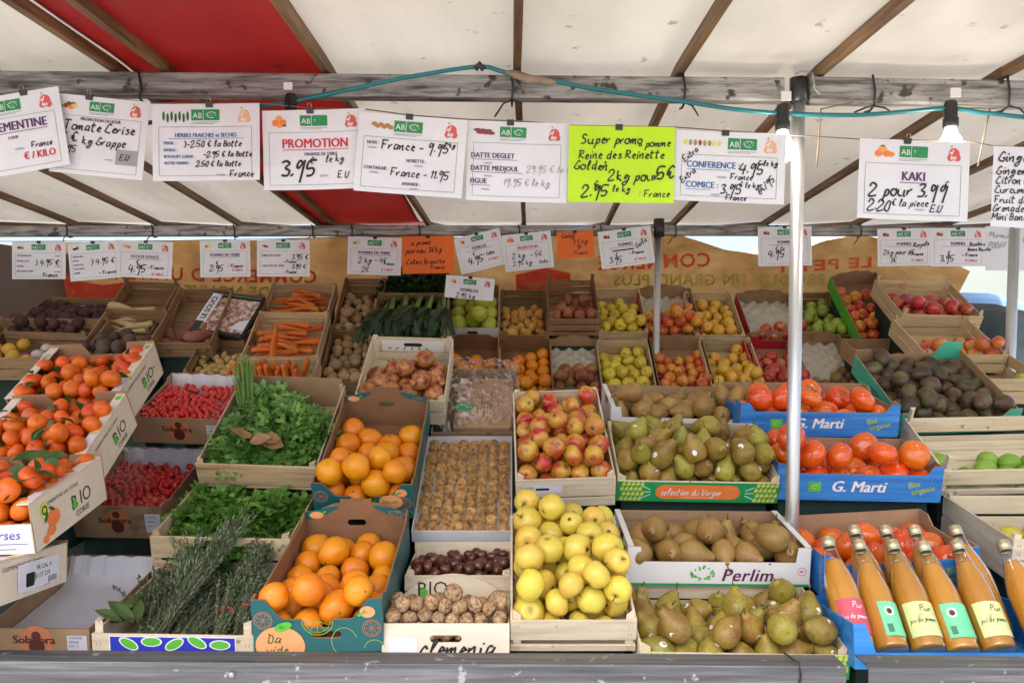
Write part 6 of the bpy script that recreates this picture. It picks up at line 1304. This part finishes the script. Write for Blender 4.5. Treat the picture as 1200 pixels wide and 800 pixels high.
def card(TL, TR, hgt, D, label, items, pic=None, head=True, paper='paper', frame_=True, clip=None, group=None, wmm=297, big=True, stamp='stamp_red', picx=48, markx=120, yaw=0.0):
    a, c_ = PX(*TL, D), PX(*TR, D); u = (c_-a).normalized(); W = (c_-a).length; k = W/wmm; up = Vector((0, -1, 0)).cross(u); hm = hgt/FPX*D/k
    up = up if up.z > 0 else -up
    v = u.cross(up)*-1
    v = Vector((0, 1, 0)); M4 = Matrix((u.to_4d(), v.to_4d(), up.to_4d(), a.to_4d())).transposed()
    for q in range(3): M4[3][q] = 0
    M4[3][3] = 1
    M4 = M4 @ Matrix.Rotation(yaw, 4, 'Z')
    rr = random.Random(hash(TL) % 1000); bow = rr.uniform(.003, .009)*(1 if big else .6); ph = rr.uniform(0, 1.5)
    def curl(xm, ym): return bow*math.sin(xm/wmm*math.pi+ph*.3)*(.3+.7*ym/hm)+bow*.4*mnoise.noise(Vector((xm*.012, ym*.012, ph)))
    T = lambda off: (lambda x, y, z: (x*k, curl(x, -y)-off-z, y*k))
    m = MB(); nx, ny = 16, 10; vs = []
    for s_ in (0, .0007):
        for j in range(ny+1):
            for i in range(nx+1): vs.append((wmm*k*i/nx, curl(wmm*i/nx, hm*j/ny)+s_, -hm*k*j/ny))
    n1 = (nx+1)*(ny+1); fs = []
    for j in range(ny):
        for i in range(nx):
            q = j*(nx+1)+i; fs.append((q, q+1, q+nx+2, q+nx+1)); fs.append((n1+q, n1+q+nx+1, n1+q+nx+2, n1+q+1))
    m.add(vs, fs); me = m.mesh('price_card', True); me.materials.append(mats[paper])
    o = bpy.data.objects.new('price_card', me); COL.objects.link(o); o.matrix_world = M4; tag(o, label, 'price card', group)
    def part(name, mat, fn, off=.0009):
        m = MB(); m.T = T(off); fn(m)
        if not m.f: return
        # long straight pieces follow the paper's curl: cut them first
        m.build(name, mat, o)
    def ln(m, x0, y0, x1, y1, w):
        n = 12; line2(m, [(x0+(x1-x0)*i/n, y0+(y1-y0)*i/n) for i in range(n+1)], w)
    if head:
        X = markx
        part('certification_mark', 'green_ink', lambda m: (rect(m, X-12, -46, X+20, -16), rect(m, X+22, -46, X+66, -16)))
        part('lettering', 'white_print', lambda m: (put_text(m, 'AB', X-8, -40, 15, bold=0), line2(m, arc(X+44, -31, 13, .4, 5.2, 10, 8), 1.6), [disc(m, X+30+q*5, -28-(q % 2)*5, 1.3, 1.3, 5) for q in range(6)]), .0014)
        if big: part('small_print', 'grey_ink', lambda m: (rect(m, X-12, -52, X+66, -50.5), rect(m, X-12, -56, X+50, -54.5)))
        part('stamp', stamp, lambda m: (disc(m, 255, -34, 15, 17, 16), disc(m, 246, -44, 9, 9, 10), disc(m, 264, -44, 9, 9, 10)), .0009)
        part('stamp_leaf', 'linegreen', lambda m: (disc(m, 248, -13, 4, 2.4, 7, .7),), .0014)
        part('stamp_lettering', 'white_print', lambda m: (put_hand(m, 'Jml', 244, -33, 10, pen=2.6, wide=.65), put_hand(m, 'bio', 245, -47, 10, pen=2.6, wide=.9)), .0014)
        if pic:
            for mt in dict.fromkeys(p[4] for p in PICS[pic]): part('picture', mt, lambda m, mt=mt: [disc(m, picx+x, -32-y, rx, ry, 12) for x, y, rx, ry, q in PICS[pic] if q == mt], .0009+.00025*list(dict.fromkeys(p[4] for p in PICS[pic])).index(mt))
    if frame_:
        x0, x1, y0, y1 = 18, wmm-22, 64, hm-14
        part('frame_line', 'frame_green', lambda m: (ln(m, x0, -y0, x1, -y0, 1.1), ln(m, x0, -y1, x1, -y1, 1.1), ln(m, x0, -y0, x0, -y1, 1.1), ln(m, x1, -y0, x1, -y1, 1.1)))
    by = {}
    for it in items: by.setdefault((it[0] in 'PL' and 'printed_text' or it[0] == 'H' and 'handwriting' or 'patch', it[-1]), []).append(it)
    for nth, ((nm, mt), its) in enumerate(by.items()):
        def dr(m, its=its):
            for it in its:
                if it[0] == 'P': _, s_, x, y, h, al, _m = it; put_text(m, s_, x, -y, h, al, sx=.86, fat=.045)
                elif it[0] == 'L': _, xa, ya, xb, yb_, w, _m = it; ln(m, xa, -ya, xb, -yb_, w)
                elif it[0] == 'H':
                    _, s_, x, y, h, ang, _m = it; put_hand(m, s_, x, -y, h, ang, .12, pen=max(h*.15, 2.7 if big else 4.0), seed=int(x), wide=.95)
                elif it[0] == 'R': _, xa, ya, xb, yb_, _m = it; rect(m, xa, -yb_, xb, -ya)
        part(nm, mt, dr, (.0010 if nm == 'patch' else .0019 if nm == 'handwriting' else .0013)+.00005*nth)
    cx = clip if clip is not None else wmm*.5
    m = MB(); m.T = lambda x, y, z: (cx*k+x, y+curl(cx, 0), z); m.add([(-.010, -.007, .004), (.010, -.007, .004), (.010, .007, .004), (-.010, .007, .004), (-.010, -.0012, -.011), (.010, -.0012, -.011), (.010, .002, -.011), (-.010, .002, -.011)], [(0, 1, 2, 3), (7, 6, 5, 4), (0, 4, 5, 1), (1, 5, 6, 2), (2, 6, 7, 3), (3, 7, 4, 0)])
    cl_ = m.build('binder_clip', 'black_plastic', o); cl_.rotation_euler = (0, rr.uniform(-.4, .4)*0, 0)
    if big:
        m = MB(); m.T = lambda x, y, z: (cx*k+x, y+curl(cx, 0), z); m.tube([(-.006, -.006, .004), (-.004, -.008, .016), (.004, -.008, .016), (.006, -.006, .004)], .0008, 5); m.build('wire_loop', 'metal', cl_, True)
    return o
K, PU, RD, BLU, GY, FD = 'black_print', 'purple_ink', 'red_ink', 'blue_ink', 'grey_ink', 'fade_ink'
NG, FGP = 'large cards along the front beam', 'small cards along the rear beam'
card((-56, 121), (68, 101), 93, 2.235, 'clementine price card tilted at the left end of the front beam', [('P', 'CLEMENTINE', 250, 100, 24, 'r', PU), ('L', 60, 106, 250, 106, 1.6, PU), ('P', 'CORSE', 150, 124, 8, 'c', 'date_print'), ('H', '2 €', 40, 160, 34, 0, K), ('H', '.95', 56, 186, 24, 0, K), ('P', '€ / KILO', 262, 186, 20, 'r', RD), ('P', 'ORIGINE :', 150, 156, 5, 'l', GY), ('H', 'France', 196, 156, 15, 0, K)], 'clementine', clip=200, group=NG)
card((66, 109), (176, 120), 92, 2.25, 'cherry tomato price card reading Promotion du jour', [('P', 'PROMOTION DU JOUR', 148, 78, 10, 'c', PU), ('H', 'Tomate Cerise', 34, 108, 27, 0, K), ('H', '3 €', 26, 146, 30, 0, K), ('H', 'kg Grappe', 92, 150, 24, 0, K), ('H', '.95', 44, 178, 20, 0, K), ('R', 205, 158, 275, 206, 'grey_ink'), ('P', 'ORIGINE :', 172, 196, 5, 'l', GY), ('H', 'E.U', 218, 190, 18, 0, K)], 'tomatoes', clip=105, group=NG)
card((178, 122), (304, 121), 90, 2.24, 'fresh and dried herbs price card with blue lettering', [('P', 'HERBES FRAICHES et SECHES', 148, 92, 11, 'c', BLU), ('L', 45, 96, 252, 96, 1.2, BLU), ('P', 'PERSIL :', 32, 112, 8, 'l', BLU), ('P', 'BASILIC :', 32, 131, 8, 'l', BLU), ('P', 'BOUQUET GARNI :', 32, 149, 8, 'l', BLU), ('P', 'AUTRE HERBES :', 32, 167, 8, 'l', BLU), ('H', '}-2.50 € la Botte', 86, 118, 16, 0, K), ('H', '-2.95 € la Botte', 140, 146, 14, 0, K), ('H', '2.50 € la Botte', 120, 172, 14, 0, K), ('P', 'ORIGINE :', 175, 199, 5, 'l', GY), ('H', 'France', 212, 202, 17, 0, K)], 'herbs', picx=62, clip=158, group=NG, stamp='stamp_pale')
card((307, 130), (428, 127), 93, 2.25, 'orange price card with large red Promotion heading', [('P', 'PROMOTION', 150, 108, 26, 'c', RD), ('L', 55, 114, 246, 114, 2, RD), ('P', 'ORANGE DE TABLE', 165, 131, 9, 'c', PU), ('H', '3.95', 50, 188, 42, 0, K), ('H', '€', 132, 154, 18, 0, K), ('H', 'le kg', 178, 150, 18, 0, K), ('P', 'ORIGINE :', 160, 192, 5, 'l', GY), ('H', 'E U', 212, 196, 18, 0, K)], 'oranges', clip=138, group=NG)
card((421, 131), (548, 141), 92, 2.235, 'nut price card listing walnuts and chestnuts', [('P', 'NOIX :', 28, 84, 9, 'l', PU), ('P', 'ORIGINE :', 30, 96, 5, 'l', GY), ('H', 'France - 9.95', 66, 94, 23, 0, K), ('H', '€ kg', 238, 78, 12, 0, K), ('P', 'NOISETTE :', 138, 126, 9, 'l', PU), ('P', 'ORIGINE :', 160, 137, 5, 'l', GY), ('P', 'CHATAIGNE :', 24, 152, 9, 'l', PU), ('P', 'ORIGINE :', 40, 163, 5, 'l', GY), ('H', 'France - 11.95', 96, 165, 20, 0, K), ('P', 'AMANDE :', 130, 190, 9, 'l', PU), ('P', 'ORIGINE :', 152, 201, 5, 'l', GY)], 'nuts', picx=66, clip=138, markx=110, group=NG)
card((549, 141), (667, 145), 93, 2.25, 'date and fig price card with faded handwriting', [('P', 'DATTE DEGLET', 12, 108, 15, 'l', PU), ('L', 12, 113, 148, 113, 1.2, PU), ('P', 'ORIGINE :', 50, 126, 5, 'l', GY), ('P', 'DATTE MEDJOUL', 12, 146, 15, 'l', PU), ('L', 12, 151, 166, 151, 1.2, PU), ('H', '29.95 € le kg', 176, 146, 18, 0, FD), ('P', 'ORIGINE :', 50, 164, 5, 'l', GY), ('P', 'FIGUE', 12, 184, 15, 'l', PU), ('L', 12, 189, 70, 189, 1.2, PU), ('H', '19.95 € le kg', 110, 186, 18, 0, GY), ('P', 'ORIGINE :', 44, 203, 5, 'l', GY)], 'dates', picx=48, clip=124, markx=106, group=NG)
card((667, 147), (791, 149), 89, 2.235, 'bright yellow green handwritten card for apples', [('H', 'Super promo', 34, 50, 25, .02, K), ('H', 'a', 196, 54, 13, 0, K), ('H', 'pomme', 214, 56, 21, .03, K), ('H', 'Reine des Reinette', 28, 92, 22, .02, K), ('H', 'Golden', 16, 122, 24, 0, K), ('H', '+', 100, 106, 12, 0, K), ('H', '2kg pour', 112, 150, 27, .0, K), ('H', '5€', 248, 146, 34, .04, K), ('H', '2.95', 38, 196, 30, 0, K), ('H', '€', 72, 172, 18, 0, K), ('H', 'le kg', 124, 182, 17, 0, K), ('H', ': France', 200, 196, 18, 0, K)], None, head=False, paper='paper_neon', frame_=False, clip=140, group=NG)
card((793, 152), (922, 158), 82, 2.245, 'pear price card listing Conference and Comice in blue', [('P', 'CONFERENCE :', 32, 98, 17, 'l', BLU), ('L', 32, 103, 150, 103, 1.2, BLU), ('P', 'COMICE :', 32, 152, 17, 'l', BLU), ('L', 32, 157, 100, 157, 1.2, BLU), ('H', 'Extra', 26, 86, 15, .75, K), ('H', 'Extra', 22, 142, 15, .75, K), ('H', '4.95', 174, 108, 26, 0, K), ('H', '€ le kg', 222, 86, 13, 0, K), ('P', 'ORIGINE :', 116, 124, 5, 'l', GY), ('H', 'France', 150, 126, 15, 0, K), ('H', '3.95', 126, 164, 24, 0, K), ('H', '€ le kg', 176, 146, 13, 0, K), ('P', 'ORIGINE :', 100, 172, 5, 'l', GY), ('H', 'France', 140, 182, 14, 0, K), ('H', '6€/95', 232, 164, 16, .8, K)], 'pears', picx=72, markx=152, clip=132, group=NG, stamp='stamp_pale')
card((1008, 162), (1137, 167), 93, 2.235, 'kaki price card hanging right of the near post', [('P', 'KAKI', 150, 108, 24, 'c', PU), ('L', 112, 114, 188, 114, 1.8, PU), ('H', '2 pour 3.99', 30, 150, 32, 0, K), ('H', '€', 232, 124, 17, 0, K), ('H', '2.20', 28, 190, 26, 0, K), ('H', '€ la piece', 94, 176, 17, 0, K), ('P', 'ORIGINE :', 158, 188, 5, 'l', GY), ('H', 'E.U', 198, 190, 18, 0, K)], 'kaki', picx=62, clip=128, group=NG)
card((1165, 171), (1289, 176), 94, 2.24, 'handwritten ginger and citrus card at the right end of the front beam', [('H', 'Gingembre', 14, 42, 26, .02, K), ('H', 'Gingembre', 10, 78, 22, .02, K), ('H', 'Citron vert', 10, 104, 20, .02, K), ('H', 'Curcuma', 8, 130, 20, .02, K), ('H', 'Fruit de la Passion', 6, 158, 19, .02, K), ('H', 'Grenade France', 4, 182, 19, .02, K), ('H', 'Mini Banane', 2, 206, 19, .02, K)], None, head=False, frame_=False, clip=130, group=NG)
def small(TL, TR, h, lab, title, items, pic, tc=PU, **kw):
    its = [('P', title, 148, 94, 17, 'c', tc), ('L', 60, 100, 236, 100, 1.6, tc)] if title else []
    return card(TL, TR, h, 4.44, lab, its+items, pic, big=False, group=FGP, **kw)
KILO = ('P', '€ / KILO', 250, 184, 14, 'r', RD); FRA = ('H', '- France', 170, 156, 14, 0, K)
small((14, 283), (77, 283), 44, 'leftmost small card with a list and a brace', None, [('P', 'TOPINAMBOUR', 28, 82, 9, 'l', PU), ('P', 'BOULE D OR', 28, 112, 9, 'l', PU), ('P', 'PANAIS', 28, 140, 9, 'l', PU), ('P', 'BETTERAVE CRUE', 28, 168, 9, 'l', PU), ('H', '} 4.95 €', 130, 128, 28, 0, K), ('H', 'France', 170, 194, 20, 0, K)]+[('P', '€ / KILO', 270, 84+29*q, 8, 'r', RD) for q in range(4)], 'root')
small((79, 286), (138, 281), 44, 'second small card from the left, slightly tilted', None, [('P', 'RADIS NOIR', 26, 84, 9, 'l', PU), ('P', 'NAVET', 26, 108, 9, 'l', PU), ('P', 'RADIS ROSE', 26, 132, 9, 'l', PU), ('P', 'CHOU RAVE', 26, 156, 9, 'l', PU), ('P', 'CELERI', 26, 180, 9, 'l', PU), ('H', '} 4.95 €', 130, 130, 30, 0, K), ('H', '- France', 170, 192, 20, 0, K)], 'radish')
small((139, 281), (203, 284), 43, 'small card headed Patate douce', 'PATATE DOUCE', [('H', '4.95', 60, 168, 38, 0, K), ('H', '€', 100, 126, 24, 0, K), ('H', '- France', 160, 150, 18, 0, K), KILO], 'sweet')
small((234, 282), (293, 281), 43, 'small Pommes de terre card left of the carrots card', 'POMMES DE TERRE', [('H', '2.95', 56, 178, 32, 0, K), ('H', '€', 92, 142, 20, 0, K), ('H', '- France', 160, 160, 18, 0, K), KILO], 'potato')
small((301, 281), (363, 281), 43, 'small card listing two kinds of carrots', None, [('P', 'CAROTTES LAVEE', 26, 92, 11, 'l', 'date_print'), ('P', 'CAROTTES DE SABLE', 26, 150, 11, 'l', 'date_print'), ('H', '3.95 €', 196, 108, 26, 0, K), ('H', '3.95 €', 196, 160, 22, 0, K), ('H', '- France', 150, 128, 14, 0, K), ('H', '- France', 150, 186, 14, 0, K)], 'carrot')
small((408, 277), (471, 279), 44, 'small Pommes de terre card next to the orange paper', 'POMMES DE TERRE', [('H', '2 kg', 60, 140, 28, 0, K), ('H', '- 4€', 150, 138, 26, 0, K), ('H', '2€', 80, 190, 26, 0, K), ('H', 'France', 200, 150, 14, 0, K), KILO], 'potato')
small((471, 277), (532, 276), 44, 'larger orange paper card with handwriting', None, [('H', 'a promo', 50, 52, 26, .05, K), ('H', 'poireau 3€kg', 20, 98, 27, .04, K), ('H', 'Celeri Branche', 22, 160, 26, .02, K), ('H', 'France', 160, 188, 20, 0, K)], None, head=False, paper='paper_orange', frame_=False)
small((531, 280), (585, 267), 43, 'small tilted Pomelos card beside the orange paper', 'POMELOS', [('H', '4.95', 60, 176, 38, 0, K), ('H', '€', 96, 132, 22, 0, K), ('H', '- Italie', 160, 146, 18, 0, K), KILO], 'pomelo')
small((588, 276), (645, 270), 43, 'small card with a red Promotion heading', 'PROMOTION', [('H', '2 kg', 50, 146, 30, 0, K), ('H', '- 5€', 160, 146, 28, 0, K), ('H', '2.95 kg', 50, 190, 26, 0, K), ('H', 'Italie', 210, 190, 18, 0, K)], 'oranges', tc=RD)
small((652, 272), (695, 270), 31, 'narrow orange paper card with faint handwriting', None, [('H', 'Coing', 40, 50, 34, .05, K), ('H', '3 € kg', 130, 100, 32, 0, K), ('H', '95', 160, 140, 26, 0, K), ('H', ': France', 120, 186, 26, 0, K)], None, head=False, paper='paper_orange', frame_=False)
small((700, 272), (762, 264), 44, 'small tilted Pommes card left of the far post with a struck line', 'POMMES', [('L', 70, 116, 190, 116, 7, K), ('H', '3.95', 46, 180, 30, 0, K), ('H', '€', 84, 146, 18, 0, K), ('H', 'Gala', 206, 116, 26, .5, K), ('H', '- France', 160, 146, 16, 0, K), KILO], 'apples')
small((888, 266), (951, 265), 46, 'small Pommes card half hidden by the near post', 'POMMES', [('H', '4.95', 56, 166, 36, 0, K), ('H', '€ le', 96, 130, 22, 0, K)], 'apples')
small((1028, 268), (1091, 267), 44, 'small Pommes card right of the near post, left of its pair', 'POMMES', [('H', '2kg pour 6€', 34, 142, 24, 0, K), ('H', 'Royale', 200, 104, 22, .1, K), ('H', '3€', 70, 186, 26, 0, K), ('H', '- France', 170, 150, 16, 0, K), KILO], 'apples')
small((1091, 267), (1155, 267), 45, 'small Pommes card right of the near post, right of its pair', 'POMMES', [('H', '3.95', 50, 182, 32, 0, K), ('H', '€', 92, 146, 20, 0, K), ('H', 'Bicolore', 210, 96, 18, 0, K), ('H', 'Bonne Bouche', 200, 124, 16, 0, K), ('H', '- France', 170, 154, 16, 0, K), KILO], 'apples')
small((1155, 265), (1217, 265), 52, 'plain white handwritten card at the right end of the rear row', None, [('H', 'Murmur', 20, 60, 28, -.05, GY), ('H', 'HP0067', 16, 120, 30, 0, GY), ('H', 'Ma', 210, 90, 26, 0, GY)], None, head=False, frame_=False)
card((523, 322), (580, 327), 26, 4.30, 'Pomelos card standing on the green pomelo carton', [('P', 'POMELOS', 148, 92, 20, 'c', PU), ('H', '2.95 kg', 70, 128, 26, 0, K)], 'pomelo', big=False, frame_=False)
